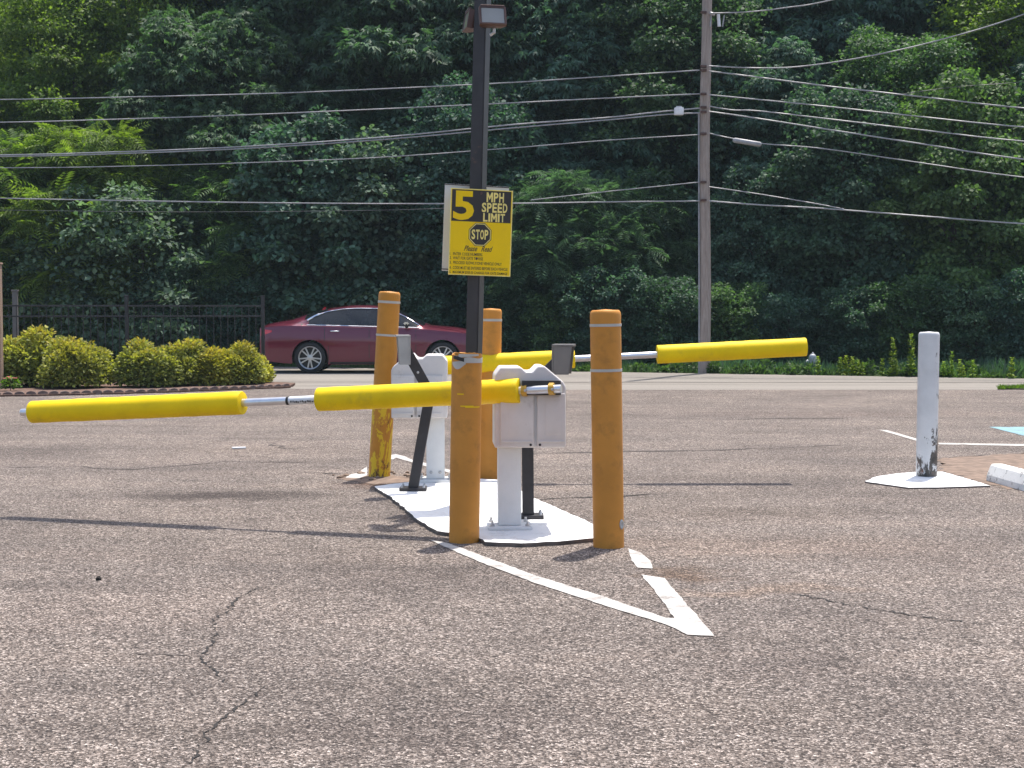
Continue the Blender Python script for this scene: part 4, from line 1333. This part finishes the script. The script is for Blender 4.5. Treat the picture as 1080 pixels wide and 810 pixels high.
# ------------------------------------------------------------------ iron fence, post
fp = [(277.5, 28.6), (134, 27.8), (-14, 27.0), (-170, 26.2)]
F0 = Vector((XW(277.5, 28.6), 28.6, 0))
fence = thing('iron_fence', 'black iron picket fence behind the clipped yellow green shrubs', 'fence', F0)
fpos = [Vector((XW(px, d), d, -0.01)) - F0 for px, d in fp]
post_me = picket_me = None
for p in fpos:
    o = obj('post', bbox(p + Vector((0, 0, 0.80)), (0.062, 0.062, 1.62), 0.006), M['black_steel'], fence)
    obj('post_cap', bbox(p + Vector((0, 0, 1.62)), (0.075, 0.075, 0.03), 0.008), M['black_steel'], fence)
for a, b in zip(fpos[:-1], fpos[1:]):
    d = (b - a); L = d.length; ang = math.atan2(d.y, d.x)
    R3 = Matrix.Rotation(ang, 3, 'Z')
    for z in (1.44, 1.25, 0.17):
        obj('rail', bbox((a + b) / 2 + Vector((0, 0, z)), (L - 0.064, 0.03, 0.03), 0.003, rot=R3), M['black_steel'], fence)
    n = int(L / 0.125)
    for k in range(1, n):
        c = a.lerp(b, k / n)
        if picket_me is None:
            o = obj('picket', bbox((0, 0, 0.78), (0.014, 0.014, 1.36)), M['black_steel'], fence)
            picket_me = o.data
        else:
            o = bpy.data.objects.new('picket', picket_me); COL.objects.link(o); o.parent = fence
        o.location = c; o.rotation_euler = (0, 0, ang)
gp_ = P(17, 380, 29.2)
pst = thing('grey_post', 'pale grey post standing behind the iron fence at far left', 'post', (gp_.x, gp_.y, -0.01))
obj('shaft', bbox((0, 0, 0.86), (0.10, 0.07, 1.72), 0.008), M['grey_plastic'], pst)
obj('cap', bbox((0, 0, 1.735), (0.13, 0.10, 0.03), 0.006), M['grey_plastic'], pst)
tp_ = P(-2.0, 380, 25.6)
tp = thing('wooden_post', 'tan square post cut by the left edge of the picture', 'post', (tp_.x, tp_.y, 0))
obj('shaft', bbox((0, 0, 1.06), (0.14, 0.14, 2.12), 0.01), M['wood_post'], tp)
obj('cap', bbox((0, 0, 2.135), (0.17, 0.17, 0.03), 0.01), M['wood_post'], tp)

# ------------------------------------------------------------------ foliage builders
def frames(dirs, nrm):
    x = dirs / np.linalg.norm(dirs, axis=1, keepdims=True)
    z = nrm - (nrm * x).sum(1, keepdims=True) * x
    z /= np.maximum(np.linalg.norm(z, axis=1, keepdims=True), 1e-6)
    y = np.cross(z, x)
    return np.stack([x, y, z], axis=2)          # columns
T_LEAF = (np.array([(0, 0, 0), (0.45, 0.36, 0.05), (1.0, 0, -0.10), (0.45, -0.36, 0.05)], float), [(0, 1, 2, 3)])
T_ROUND = (np.array([(0, 0, 0), (0.30, 0.42, 0.06), (0.72, 0.36, 0.03), (1.0, 0, -0.12), (0.72, -0.36, 0.03), (0.30, -0.42, 0.06), (0.5, 0, -0.03)], float), [(0, 6, 2, 1), (6, 3, 2), (0, 5, 4, 6), (6, 4, 3)])
def frond(nl=7, ll=0.34):
    v, f = [], []
    for i in range(nl):
        t = (i + 0.8) / nl
        zx = -0.28 * t * t
        for s in (-1, 1):
            b = len(v)
            l = ll * (0.65 + 0.5 * math.sin(math.pi * min(1, t * 0.9)))
            dx = 0.45 * l
            v += [(t, 0, zx), (t + dx * 0.4 + 0.045, s * l * 0.5, zx - 0.02), (t + dx, s * l, zx - 0.09 - 0.10 * l), (t + dx * 0.4 - 0.045, s * l * 0.5, zx - 0.02)]
            f.append((b, b + 1, b + 2, b + 3) if s < 0 else (b, b + 3, b + 2, b + 1))
    return np.array(v, float), f
T_FROND = frond()
def fan(n=5):
    """a drooping hand of pointed leaves"""
    v, f = [], []
    for i in range(n):
        a = math.radians(-75 + 150 * i / (n - 1))
        c, s = math.cos(a), math.sin(a)
        L = 1.0 - 0.25 * abs(a)
        b = len(v)
        for (x, y, z) in ((0.05, 0, 0), (0.5 * L, 0.14, 0.0), (L, 0, -0.30), (0.5 * L, -0.14, 0.0)):
            v.append((x * c - y * s, x * s + y * c, z))
        f.append((b, b + 1, b + 2, b + 3))
    return np.array(v, float), f
T_FAN = fan()
def leaves_mesh(name, centers, dirs, nrm, size, tmpl, young=None):
    tv, tf = tmpl
    n, k = len(centers), len(tv)
    Rm = frames(dirs, nrm)
    co = np.einsum('nij,kj->nki', Rm, tv) * size[:, None, None] + centers[:, None, :]
    co = co.reshape(-1, 3)
    lens = np.array([len(f) for f in tf]); flat = np.concatenate([np.array(f) for f in tf])
    loops = (flat[None, :] + (np.arange(n) * k)[:, None]).ravel()
    tot = np.tile(lens, n)
    start = np.concatenate([[0], np.cumsum(tot)[:-1]])
    me = bpy.data.meshes.new(name)
    me.vertices.add(len(co)); me.vertices.foreach_set('co', co.astype(np.float32).ravel())
    me.loops.add(len(loops)); me.loops.foreach_set('vertex_index', loops.astype(np.int32))
    me.polygons.add(len(tot)); me.polygons.foreach_set('loop_start', start.astype(np.int32))
    try: me.polygons.foreach_set('loop_total', tot.astype(np.int32))
    except Exception: pass
    if young is not None:
        at = me.attributes.new('young', 'FLOAT', 'POINT')
        at.data.foreach_set('value', np.repeat(young, k).astype(np.float32))
    me.update(calc_edges=True)
    return me
def unit(n, rng):
    v = rng.normal(size=(n, 3)); return v / np.linalg.norm(v, axis=1, keepdims=True)
def crown_points(rng, H, R, z0, clumps, per, flat_=0.75, fill=0.25, top_r=0.55, low_full=True):
    """leaf positions on many uneven clumps spread through a crown; returns position, outward direction"""
    C = []
    tries = 0
    while len(C) < clumps and tries < 20000:
        tries += 1
        z = rng.uniform(0, 1)
        prof = (0.80 + 0.20 * math.sin(z * 3.0)) * (1 if z < 0.55 else math.sqrt(max(0.02, 1 - ((z - 0.55) / 0.45) ** 2 * (1 - top_r ** 2))))
        if not low_full and z < 0.2: prof *= 0.5 + 2.5 * z
        a = rng.uniform(0, 2 * math.pi); rr = math.sqrt(rng.uniform(0.15, 1.0)) * R * prof * rng.uniform(0.8, 1.08)
        cr = R * rng.uniform(0.13, 0.26)
        c = np.array((rr * math.cos(a), rr * math.sin(a), z0 + z * (H - z0)))
        if any(np.linalg.norm((c - d[0]) * (1, 1, 0.9)) < 0.62 * (cr + d[1]) * 0.8 for d in C): continue
        C.append((c, cr))
    P_, D_ = [], []
    for c, cr in C:
        m = int(per * (cr / (0.195 * R)) ** 2)
        u = unit(m, rng)
        u[:, 2] = np.where(u[:, 2] < -0.35, -u[:, 2] * 0.5, u[:, 2])
        rad = cr * (0.55 + 0.50 * rng.random(m) ** 0.6)
        lump = 1 + 0.18 * np.sin(u[:, 0] * 7 + c[0] * 5) * np.sin(u[:, 1] * 6 + c[1] * 3) + 0.12 * np.sin(u[:, 2] * 9 + c[2])
        p = c + u * (rad * lump)[:, None] * np.array((1, 1, flat_))
        P_.append(p); D_.append(u)
    nf = int(len(C) * per * fill)
    u = unit(nf, rng)
    zz = rng.uniform(0.03, 0.95, nf)
    rr = np.sqrt(rng.random(nf)) * R * 0.8
    a = rng.uniform(0, 2 * math.pi, nf)
    P_.append(np.stack([rr * np.cos(a), rr * np.sin(a), z0 + zz * (H - z0)], 1)); D_.append(u)
    p = np.concatenate(P_); d = np.concatenate(D_)
    ok = p[:, 2] > 0.08
    return p[ok], d[ok], C
def make_crown_mesh(name, seed, H, R, z0, clumps, per, tmpl, size, flat_=0.75, fill=0.25, droop=0.35, top_r=0.5, upn=0.7, svar=0.3):
    rng = np.random.default_rng(seed)
    p, u, C = crown_points(rng, H, R, z0, clumps, per, flat_, fill, top_r)
    n = len(p)
    dirs = u * np.array((1, 1, 0.5)) + rng.normal(0, 0.45, (n, 3)) + np.array((0, 0, -droop))
    nrm = np.array((0, 0, upn)) + u * 0.55 + rng.normal(0, 0.38, (n, 3))
    s = size * (1 - svar + 2 * svar * rng.random(n))
    return leaves_mesh(name, p, dirs, nrm, s, tmpl), C
def trunk_bm(seed, H, r0, C, lean=0.25, zfirst=0.2, nlimb=16):
    rng = random.Random(seed)
    bm = bmesh.new()
    pts = []
    for k in range(9):
        t = k / 8
        pts.append(Vector((lean * math.sin(t * 2.1 + seed), lean * math.cos(t * 1.7 + seed * 2) - lean * math.cos(seed * 2), t * H * 0.9 - 0.05)))
    pts = [p - Vector((pts[0].x, pts[0].y, 0)) for p in pts]
    tube(bm, pts, [r0 * (1.25 if k == 0 else 1 - 0.85 * k / 8) for k in range(9)], 9)
    cl = list(C); rng.shuffle(cl)
    for c, cr in cl[:nlimb]:
        c = Vector(c)
        t = min(0.85, max(0.08, (c.z / (H * 0.9)) - 0.14))
        i = int(t * 8); a = pts[i].lerp(pts[i + 1], t * 8 - i)
        m_ = a.lerp(c, 0.5) + Vector((rng.uniform(-.2, .2), rng.uniform(-.2, .2), rng.uniform(0.0, 0.35)))
        rr = r0 * 0.42 * (1 - 0.7 * t)
        tube(bm, [a, a.lerp(m_, 0.5), m_, c], [rr, rr * 0.8, rr * 0.6, rr * 0.18], 6)
    return bm
PROTO = {}
def tree_proto(key, seed, H, R, z0, clumps, per, tmpl, size, r0=0.14, **kw):
    me, C = make_crown_mesh('crown_' + key, seed, H, R, z0, clumps, per, tmpl, size, **kw)
    bm = trunk_bm(seed, H, r0, C)
    tm = bpy.data.meshes.new('trunk_' + key); bm.to_mesh(tm); bm.free()
    tm.polygons.foreach_set('use_smooth', [True] * len(tm.polygons))
    tm.materials.append(M['bark'])
    PROTO[key] = (me, tm, H)
tree_proto('frond', 3, 5.6, 2.4, 0.4, 85, 62, T_FROND, 0.50, flat_=0.7, fill=0.15, droop=0.25, upn=1.0)
tree_proto('round', 5, 6.0, 2.3, 0.3, 105, 330, T_ROUND, 0.130, flat_=0.85, fill=0.18, droop=0.45, upn=0.45)
tree_proto('fan', 8, 9.0, 2.9, 0.3, 135, 210, T_FAN, 0.19, flat_=0.8, fill=0.2, droop=0.5, upn=0.6)
tree_proto('small', 13, 9.5, 2.7, 0.5, 140, 430, T_LEAF, 0.105, flat_=0.7, fill=0.2, droop=0.3, upn=0.6)
tree_proto('tall', 17, 14.5, 3.4, 1.0, 160, 330, T_LEAF, 0.16, r0=0.22, flat_=0.75, fill=0.35, droop=0.3)
tree_proto('bush', 19, 2.4, 1.35, 0.05, 60, 200, T_LEAF, 0.085, r0=0.05, flat_=0.85, fill=0.3, droop=0.2)
tree_proto('vine', 23, 6.5, 2.0, 0.1, 115, 400, T_ROUND, 0.092, flat_=0.9, fill=0.2, droop=0.6, upn=0.25)
def tree(label, key, color, px, depth, scale=1.0, rz=0.0, zs=1.0, group='trees of the wood beyond the road', name='tree', cat='tree'):
    me, tm, H = PROTO[key]
    root = thing(name, label, cat, (XW(px, depth), depth, -0.016), rz, group)
    root.scale = (scale, scale, scale * zs)
    if not me.materials:
        me.materials.append(LEAF[color])
    for nm, mm in (('trunk', tm), ('crown', me)):
        o = bpy.data.objects.new(nm, mm); COL.objects.link(o); o.parent = root
        if nm == 'crown':
            o.material_slots[0].link = 'OBJECT'
            o.material_slots[0].material = LEAF[color]
    return root
# front of the wood, left to right
tree('low dark tree beyond the left edge behind the fence', 'fan', 'mid_green', -150, 41.0, 0.9, 1.9)
tree('bright yellow green tree at the left edge of the wood', 'frond', 'yellow_green', -10, 39.5, 1.0, 0.3)
tree('tall yellow green small leaved tree rising at upper left', 'small', 'yellow_green', 70, 42.5, 0.98, 1.2, zs=1.12)
tree('loose yellow green tree reaching the top edge at upper left', 'small', 'yellow_green', 150, 44.0, 1.1, 3.9, zs=1.15)
tree('light green feathery leaved tree below the wires at left', 'frond', 'yellow_green', 105, 39.0, 1.02, 2.1)
tree('pale speckled small tree behind the middle of the iron fence', 'bush', 'pale', 132, 37.6, 1.75, 0.5)
tree('dark tree filling the gap right of the feathery tree', 'fan', 'deep_green', 225, 41.0, 1.0, 0.8)
tree('feathery dark green tree behind the right end of the iron fence', 'frond', 'mid_green', 245, 38.8, 0.86, 4.0)
tree('round leaved tree above the rear of the maroon car', 'round', 'blue_green', 322, 38.3, 0.98, 1.0)
tree('round leaved tree with pale bright leaf tips left of the sign', 'round', 'pale', 398, 38.6, 0.96, 2.6)
tree('dark vine covered tree directly behind the yellow sign', 'vine', 'deep_green', 495, 38.4, 1.05, 0.2)
tree('tall dark tree rising above the round leaved trees', 'fan', 'deep_green', 440, 42.5, 1.25, 2.2)
tree('feathery blue green tree right of the lamp post', 'frond', 'blue_green', 585, 37.3, 0.80, 3.3)
tree('feathery blue green tree left of the utility pole', 'frond', 'blue_green', 655, 37.4, 0.76, 5.1)
tree('tall drooping dark tree between lamp post and utility pole', 'fan', 'blue_green', 600, 41.5, 1.2, 4.4)
tree('tall dark small leaved tree behind the utility pole', 'small', 'deep_green', 715, 40.2, 1.1, 0.7)
tree('blue green drooping tree just right of the utility pole', 'fan', 'blue_green', 805, 39.0, 0.86, 3.0)
tree('round blue green low tree right of the utility pole base', 'vine', 'blue_green', 800, 36.9, 0.72, 1.9)
tree('tall blue green drooping tree behind the right hand wires', 'fan', 'blue_green', 850, 42.5, 1.25, 1.6)
tree('dark vine hung tree above the fire hydrant', 'vine', 'deep_green', 890, 36.4, 0.98, 2.7)
tree('small leaved dark tree above the white bollard', 'small', 'mid_green', 950, 38.0, 0.86, 2.2)
tree('vine hung dark tree right of the white bollard', 'vine', 'mid_green', 1010, 35.4, 1.0, 4.1)
tree('bright yellow green tree in the upper right corner', 'small', 'yellow_green', 1068, 38.8, 1.04, 5.0)
tree('dark leafy tree at the right edge of the wood', 'fan', 'deep_green', 1130, 36.4, 0.8, 0.4)
# the taller rank behind
tall_spots = [(-330, 49, 'deep_green', 'well beyond the left edge'), (-200, 47, 'mid_green', 'just beyond the left edge'), (-70, 48, 'yellow_green', 'far left corner'), (60, 52.5, 'mid_green', 'upper left behind the feathery tree'), (180, 49.5, 'deep_green', 'upper left centre'), (290, 44.5, 'deep_green', 'above the round leaved trees'),
              (395, 44, 'deep_green', 'left of the lamp post top'), (500, 43.5, 'blue_green', 'directly behind the floodlights'), (610, 44, 'blue_green', 'left of the utility pole top'), (715, 43.5, 'deep_green', 'directly behind the utility pole top'),
              (820, 43.5, 'blue_green', 'right of the utility pole top'), (920, 42.5, 'deep_green', 'behind the upper right wires'), (1025, 42.5, 'deep_green', 'behind the upper right corner'), (1140, 42, 'deep_green', 'beyond the right edge')]
for i, (px, d, colr, where) in enumerate(tall_spots):
    tree('tall backing tree of the wood, ' + where, 'tall', colr, px, d + 1.3, 1.02 + 0.08 * math.sin(i * 2.3), i * 1.3, zs=1.2)
for i, px in enumerate(range(-80, 1240, 120)):
    tree(['deep shaded tree in the rear rank behind px', ''][1] or 'deeply shaded tree of the rearmost rank, glimpsed through gaps', 'tall', 'deep_green', px, 53 + 2 * math.sin(i), 1.2, i * 0.9, group='rearmost trees glimpsed through the gaps')
# undergrowth along the verge
under = [(20, 37.8, 1.1, 'behind the grey post'), (85, 37.2, 0.9, 'low behind the iron fence, left bay'), (190, 37.0, 1.0, 'low behind the iron fence, right bay'), (262, 36.8, 0.9, 'just left of the car tail'),
         (350, 37.2, 0.8, 'behind the car rear door'), (440, 36.8, 0.85, 'behind the car bonnet'), (540, 36.0, 0.75, 'right of the lamp post foot'), (585, 35.4, 0.7, 'above the nearer keypad hood'),
         (640, 35.2, 0.95, 'behind the front right bollard top'), (700, 34.8, 0.85, 'left of the utility pole foot'), (770, 34.8, 0.8, 'right of the utility pole foot'), (825, 34.4, 0.7, 'left of the hydrant'),
         (905, 33.8, 0.75, 'right of the hydrant'), (960, 33.4, 0.85, 'behind the white bollard'), (1030, 32.9, 0.8, 'right of the white bollard'), (1095, 32.4, 0.9, 'at the right edge')]
for i, (px, d, s, where) in enumerate(under):
    tree('leafy undergrowth bush ' + where, 'bush', ['deep_green', 'mid_green', 'blue_green'][i % 3], px, d + 0.5, s, i * 1.7, group='undergrowth bushes along the wood edge', name='bush', cat='bush')

# ------------------------------------------------------------------ clipped shrubs in the bed
bed_px = [(-60, 419), (40, 418), (120, 416), (200, 413.5), (262, 411), (305, 409), (312, 405.5), (285, 404.5), (262, 403.5), (180, 403), (60, 402), (-60, 402)]
bed = struct('flower_bed', ground_poly(roughen(gp(bed_px), 0.12, 0.03), 0.03, 0.04), M['mulch'])
edge = [G(-60, 418.5), G(40, 417.5), G(120, 415.7), G(200, 413.2), G(262, 410.7), G(306, 408.6)]
st_me = None
for a, b in zip(edge[:-1], edge[1:]):
    L = (b - a).length; k = int(L / 0.165)
    ang = math.atan2((b - a).y, (b - a).x)
    for i in range(k):
        c = a.lerp(b, (i + 0.5) / k)
        if st_me is None:
            prof = [(-0.078, -0.02), (0.078, -0.02), (0.078, 0.035)] + [(0.078 * math.cos(t), 0.035 + 0.04 * math.sin(t)) for t in np.linspace(0.3, math.pi - 0.3, 7)] + [(-0.078, 0.035)]
            o = obj('edging_stone', poly_prism(prof, -0.025, 0.025, 0.004, 1), M['concrete_edge'], bed)
            st_me = o.data
        else:
            o = bpy.data.objects.new('edging_stone', st_me); COL.objects.link(o); o.parent = bed
        o.location = (c.x, c.y - 0.03, random.uniform(-0.008, 0.008))
        o.rotation_euler = (random.gauss(0, 0.06), random.gauss(0, 0.05), ang + random.gauss(0, 0.06))
def shrub_mesh(seed, rx, ry, h):
    rng = np.random.default_rng(seed)
    P_, D_, Y_ = [], [], []
    C = []
    for _ in range(30):
        a = rng.uniform(0, 2 * math.pi); q = math.sqrt(rng.uniform(0.1, 1))
        C.append((np.array((rx * 0.74 * q * math.cos(a), ry * 0.74 * q * math.sin(a), h * (0.20 + 0.60 * (1 - q * q * 0.75) * rng.uniform(0.35, 1.05)))), rng.uniform(0.19, 0.30)))
    for q in range(12):
        a = q / 12 * 6.283
        C.append((np.array((rx * 0.7 * math.cos(a), ry * 0.7 * math.sin(a), h * 0.18)), 0.22))
    for c, cr in C:
        m = 330
        u = unit(m, rng); u[:, 2] = np.where(u[:, 2] < -0.5, -u[:, 2], u[:, 2])
        p = c + u * (cr * (0.6 + 0.45 * rng.random(m)))[:, None]
        P_.append(p); D_.append(u)
        Y_.append(np.clip((u[:, 2] - 0.25) * 1.3, 0, 1) * np.clip((p[:, 2] / h - 0.35) * 1.6, 0, 1) * rng.random(m))
    p, u, y = np.concatenate(P_), np.concatenate(D_), np.concatenate(Y_)
    ok = p[:, 2] > 0.03; p, u, y = p[ok], u[ok], y[ok]
    n = len(p)
    me = leaves_mesh('foliage', p, u + rng.normal(0, 0.4, (n, 3)), np.array((0, 0, 0.6)) + u * 0.5 + rng.normal(0, 0.4, (n, 3)), 0.052 + 0.035 * rng.random(n), T_LEAF, y)
    me.materials.append(LEAF['hedge'])
    return me
SHM = [shrub_mesh(31, 0.60, 0.55, 0.92), shrub_mesh(37, 0.62, 0.55, 0.95), shrub_mesh(41, 0.52, 0.5, 0.82)]
bm = bmesh.new()
for k in range(6):
    a = k * 1.05
    tube(bm, [(0.03 * math.cos(a), 0.03 * math.sin(a), 0), (0.14 * math.cos(a), 0.14 * math.sin(a), 0.25), (0.30 * math.cos(a), 0.28 * math.sin(a), 0.5)], [0.016, 0.012, 0.006], 6)
stem_me = bpy.data.meshes.new('stems'); bm.to_mesh(stem_me); bm.free(); stem_me.materials.append(M['bark'])
shr = [(30, 26.4, 1.00, 0, 'leftmost and tallest clipped yellow green shrub'), (79, 25.9, 0.86, 1, 'second clipped yellow green shrub, left of the gap in the hedge'), (-34, 26.2, 0.92, 2, 'clipped yellow green shrub cut by the left picture edge'),
       (157, 26.2, 0.80, 0, 'third clipped shrub, just right of the gap in the hedge'), (192, 26.8, 0.82, 1, 'fourth clipped shrub along the bed'), (221, 26.9, 0.76, 2, 'fifth clipped shrub along the bed'),
       (247, 27.1, 0.74, 0, 'second to last clipped shrub beside the fence end post'), (264, 27.7, 0.62, 2, 'rightmost smallest clipped shrub at the fence end post')]
for i, (px, d, s, k, lab) in enumerate(shr):
    root = thing('shrub', lab, 'shrub', (XW(px, d), d, 0.025), i * 1.1, 'clipped shrubs in the bed')
    root.scale = (s * 1.16, s * 1.1, s * 1.08)
    for nm, mm in (('foliage', SHM[k]), ('stem', stem_me)):
        o = bpy.data.objects.new(nm, mm); COL.objects.link(o); o.parent = root
# pink flowers
fl = thing('flowering_plant', 'small pink flowering plant in front of the leftmost shrub', 'plant', G(11, 411, 0.05))
rng = np.random.default_rng(5)
u = unit(160, rng); u[:, 2] = abs(u[:, 2])
me = leaves_mesh('leaves', u * np.array((0.14, 0.12, 0.15)) + np.array((0, 0, 0.03)), u + rng.normal(0, .3, (160, 3)), np.array((0, 0, 1.0)) + u, 0.05 + 0.02 * rng.random(160), T_LEAF)
link('leaves', me, LEAF['weed'], fl)
for k in range(9):
    a = rng.uniform(0, 6.28); q = rng.uniform(0.02, 0.13)
    c = np.array((q * math.cos(a), q * math.sin(a) - 0.03, 0.16 + rng.uniform(0, 0.07)))
    dd = np.stack([np.cos(np.arange(6) * 1.047), np.sin(np.arange(6) * 1.047), np.full(6, 0.3)], 1)
    me = leaves_mesh('bloom', np.tile(c, (6, 1)), dd, np.tile((0, -0.3, 1.0), (6, 1)), np.full(6, 0.035), T_LEAF)
    link('bloom', me, LEAF['petal'], fl)
bm = bmesh.new(); tube(bm, [(0, 0, -0.01), (0.01, 0, 0.1), (0, 0, 0.17)], 0.006, 6); obj('stem', bm, M['bark'], fl)

# ------------------------------------------------------------------ weeds on the far verge
T_BLADE = (np.array([(0, 0.05, 0), (0, -0.05, 0), (0.55, -0.04, 0.05), (0.55, 0.04, 0.05), (1.0, 0, 0.0)], float), [(0, 1, 2, 3), (3, 2, 4)])
def weeds(name, label, px0, px1, n, off0, off1, s0, s1, mat, seed, x_extra=0):
    rng = np.random.default_rng(seed)
    px = rng.uniform(px0, px1, n)
    off = off0 + (off1 - off0) * rng.random(n)
    x = (px - 540) / F * 33.5
    y = rl.y + (rr.y - rl.y) * (x - rl.x) / (rr.x - rl.x) + off
    dens = 0.6 + 0.4 * np.sin(x * 2.3) * np.sin(x * 0.9 + 1)
    dirs = np.stack([rng.normal(0, 0.4, n), rng.normal(0, 0.4, n), np.full(n, 1.0)], 1)
    nrm = np.stack([rng.normal(0, 0.6, n), -np.ones(n), rng.normal(0, 0.2, n)], 1)
    me = leaves_mesh(name, np.stack([x, y, np.full(n, -0.02)], 1), dirs, nrm, (s0 + (s1 - s0) * rng.random(n)) * dens, T_BLADE)
    o = link(name, me, mat); o['kind'] = 'stuff'; o['label'] = label; o['category'] = 'grass'
weeds('verge_grass', 'green weeds and grass along the far road edge', 200, 1200, 15000, 0.10, 2.0, 0.08, 0.30, LEAF['mid_green'], 3)
weeds('tall_grass', 'taller dark grass behind the verge weeds', 500, 1200, 9000, 0.5, 3.0, 0.2, 0.55, LEAF['deep_green'], 4)
rng = np.random.default_rng(77)
PP, UU = [], []
for q in range(95):
    px_ = rng.uniform(540, 1180); x_ = (px_ - 540) / F * 33
    y_ = road_far(x_) + rng.uniform(0.08, 1.3); h_ = rng.uniform(0.10, 0.42) * (0.55 + 0.45 * math.sin(x_ * 1.9 + 0.5) ** 2)
    m_ = 150
    uu = unit(m_, rng); uu[:, 2] = np.abs(uu[:, 2])
    PP.append(np.array((x_, y_, -0.01)) + uu * np.array((0.20, 0.18, h_)) * (0.4 + 0.6 * rng.random((m_, 1)))); UU.append(uu)
PP, UU = np.concatenate(PP), np.concatenate(UU)
m_ = len(PP)
me = leaves_mesh('verge_weeds', PP, UU + rng.normal(0, .4, (m_, 3)), np.array((0, 0, 0.7)) + UU * 0.4 + rng.normal(0, .4, (m_, 3)), 0.05 + 0.06 * rng.random(m_), T_LEAF)
o = link('verge_weeds', me, LEAF['verge']); o['kind'] = 'stuff'; o['label'] = 'low leafy weeds crowding the far road edge'; o['category'] = 'weeds'
def weed_mesh(seed, h):
    rng = np.random.default_rng(seed)
    n = int(130 * h / 0.8)
    z = np.sort(rng.random(n)) * h
    a = rng.uniform(0, 6.28, n)
    rad = 0.012 + 0.0 * z
    p = np.stack([rad * np.cos(a) + 0.02 * np.sin(z * 3), rad * np.sin(a), z], 1)
    d = np.stack([np.cos(a), np.sin(a), 0.5 + 0.4 * rng.random(n)], 1)
    size = (0.11 - 0.055 * z / h) * (0.7 + 0.6 * rng.random(n))
    me = leaves_mesh('leaves', p, d, np.stack([-np.cos(a) * 0.4, -np.sin(a) * 0.4, np.ones(n)], 1), size, T_LEAF)
    me.materials.append(LEAF['weed_bright'])
    bm = bmesh.new(); tube(bm, [(0, 0, -0.02), (0.02 * math.sin(h * 1.5), 0, h * 0.5), (0.02 * math.sin(h * 3), 0, h)], [0.010, 0.008, 0.004], 6)
    sm_ = bpy.data.meshes.new('stem'); bm.to_mesh(sm_); bm.free(); sm_.materials.append(LEAF['weed'])
    return me, sm_
WM = [weed_mesh(51, 0.80), weed_mesh(53, 0.45)]
wl = [(941, 0.98, 0, 'tall weed stalk left of the white bollard, second tallest'), (961, 1.08, 0, 'tallest weed stalk, just left of the white bollard'), (931, 0.80, 1, 'short weed stalk left of the two tall stalks'), (946, 0.70, 1, 'short weed stalk between the two tall stalks'),
      (996, 0.70, 1, 'short weed stalk touching the right side of the white bollard'), (1004, 0.66, 0, 'tall weed stalk right of the white bollard'), (1012, 0.80, 1, 'second weed stalk right of the white bollard'), (1016, 0.55, 1, 'shortest weed stalk right of the white bollard'),
      (1026, 0.78, 1, 'fourth weed stalk right of the white bollard'), (1068, 0.92, 1, 'lone weed stalk near the right edge'), (887, 0.82, 1, 'left stalk of the bright weed clump by the hydrant'), (893, 0.90, 1, 'middle stalk of the bright weed clump by the hydrant'),
      (899, 0.86, 1, 'right stalk of the bright weed clump by the hydrant'), (905, 0.72, 1, 'weed stalk at the edge of the bright clump by the hydrant'), (862, 0.85, 1, 'weed stalk touching the hydrant'), (910, 0.6, 1, 'low weed stalk between bright clump and short stalk')]
for i, (px, s, k, lab) in enumerate(wl):
    x = XW(px, 32.2); d = road_far(x) + 0.25
    root = thing('weed_stalk', lab, 'weed', (XW(px, d), d, -0.016), i * 0.9, 'tall weed stalks on the far verge')
    root.scale = (s, s, s)
    for nm, mm in (('leaves', WM[k][0]), ('stem', WM[k][1])):
        o = bpy.data.objects.new(nm, mm); COL.objects.link(o); o.parent = root
# grass corner at the right where lot meets road
gc = [G(1052, 410.5), G(1075, 406.5), G(1200, 404.0), G(1200, 411.5), G(1090, 411.3)]
gs = struct('grass_corner', ground_poly([p[:2] for p in gc], 0.02, 0.03), M['forest_floor'])
rng = np.random.default_rng(9)
n = 2600
tt = rng.random((n, 2))
x = gc[0].x + tt[:, 0] * 3.2; y0_ = 25.7 + 0.0 * x
y = gc[0].y - 0.1 + tt[:, 1] * (0.15 + 0.5 * np.clip((x - gc[0].x), 0, 1.6))
me = leaves_mesh('short_grass', np.stack([x, y, np.full(n, 0.01)], 1), np.stack([rng.normal(0, .5, n), rng.normal(0, .5, n), np.ones(n)], 1), np.stack([rng.normal(0, .5, n), -np.ones(n), np.zeros(n)], 1), 0.05 + 0.05 * rng.random(n), T_BLADE)
o = link('short_grass', me, LEAF['weed']); o['kind'] = 'stuff'; o['label'] = 'patch of short grass at the right where lot meets road'; o['category'] = 'grass'

# ------------------------------------------------------------------ thin volume added to give the bluish lens glare over the dark wood
hz = obj('veil', bbox((0, 60, 9.0), (300, 300, 20.4)), None, None)
hz['kind'] = 'stuff'; hz['label'] = 'thin bluish added haze in the air'; hz['category'] = 'veil'
hm = bpy.data.materials.new('veil'); hm.use_nodes = True
hn = hm.node_tree; hn.nodes.remove(hn.nodes['Principled BSDF'])
pv = hn.nodes.new('ShaderNodeVolumePrincipled')
pv.inputs['Color'].default_value = (0.72, 0.90, 1.0, 1)
pv.inputs['Density'].default_value = 0.00040
hn.links.new(pv.outputs[0], hn.nodes['Material Output'].inputs['Volume'])
hz.data.materials.append(hm)
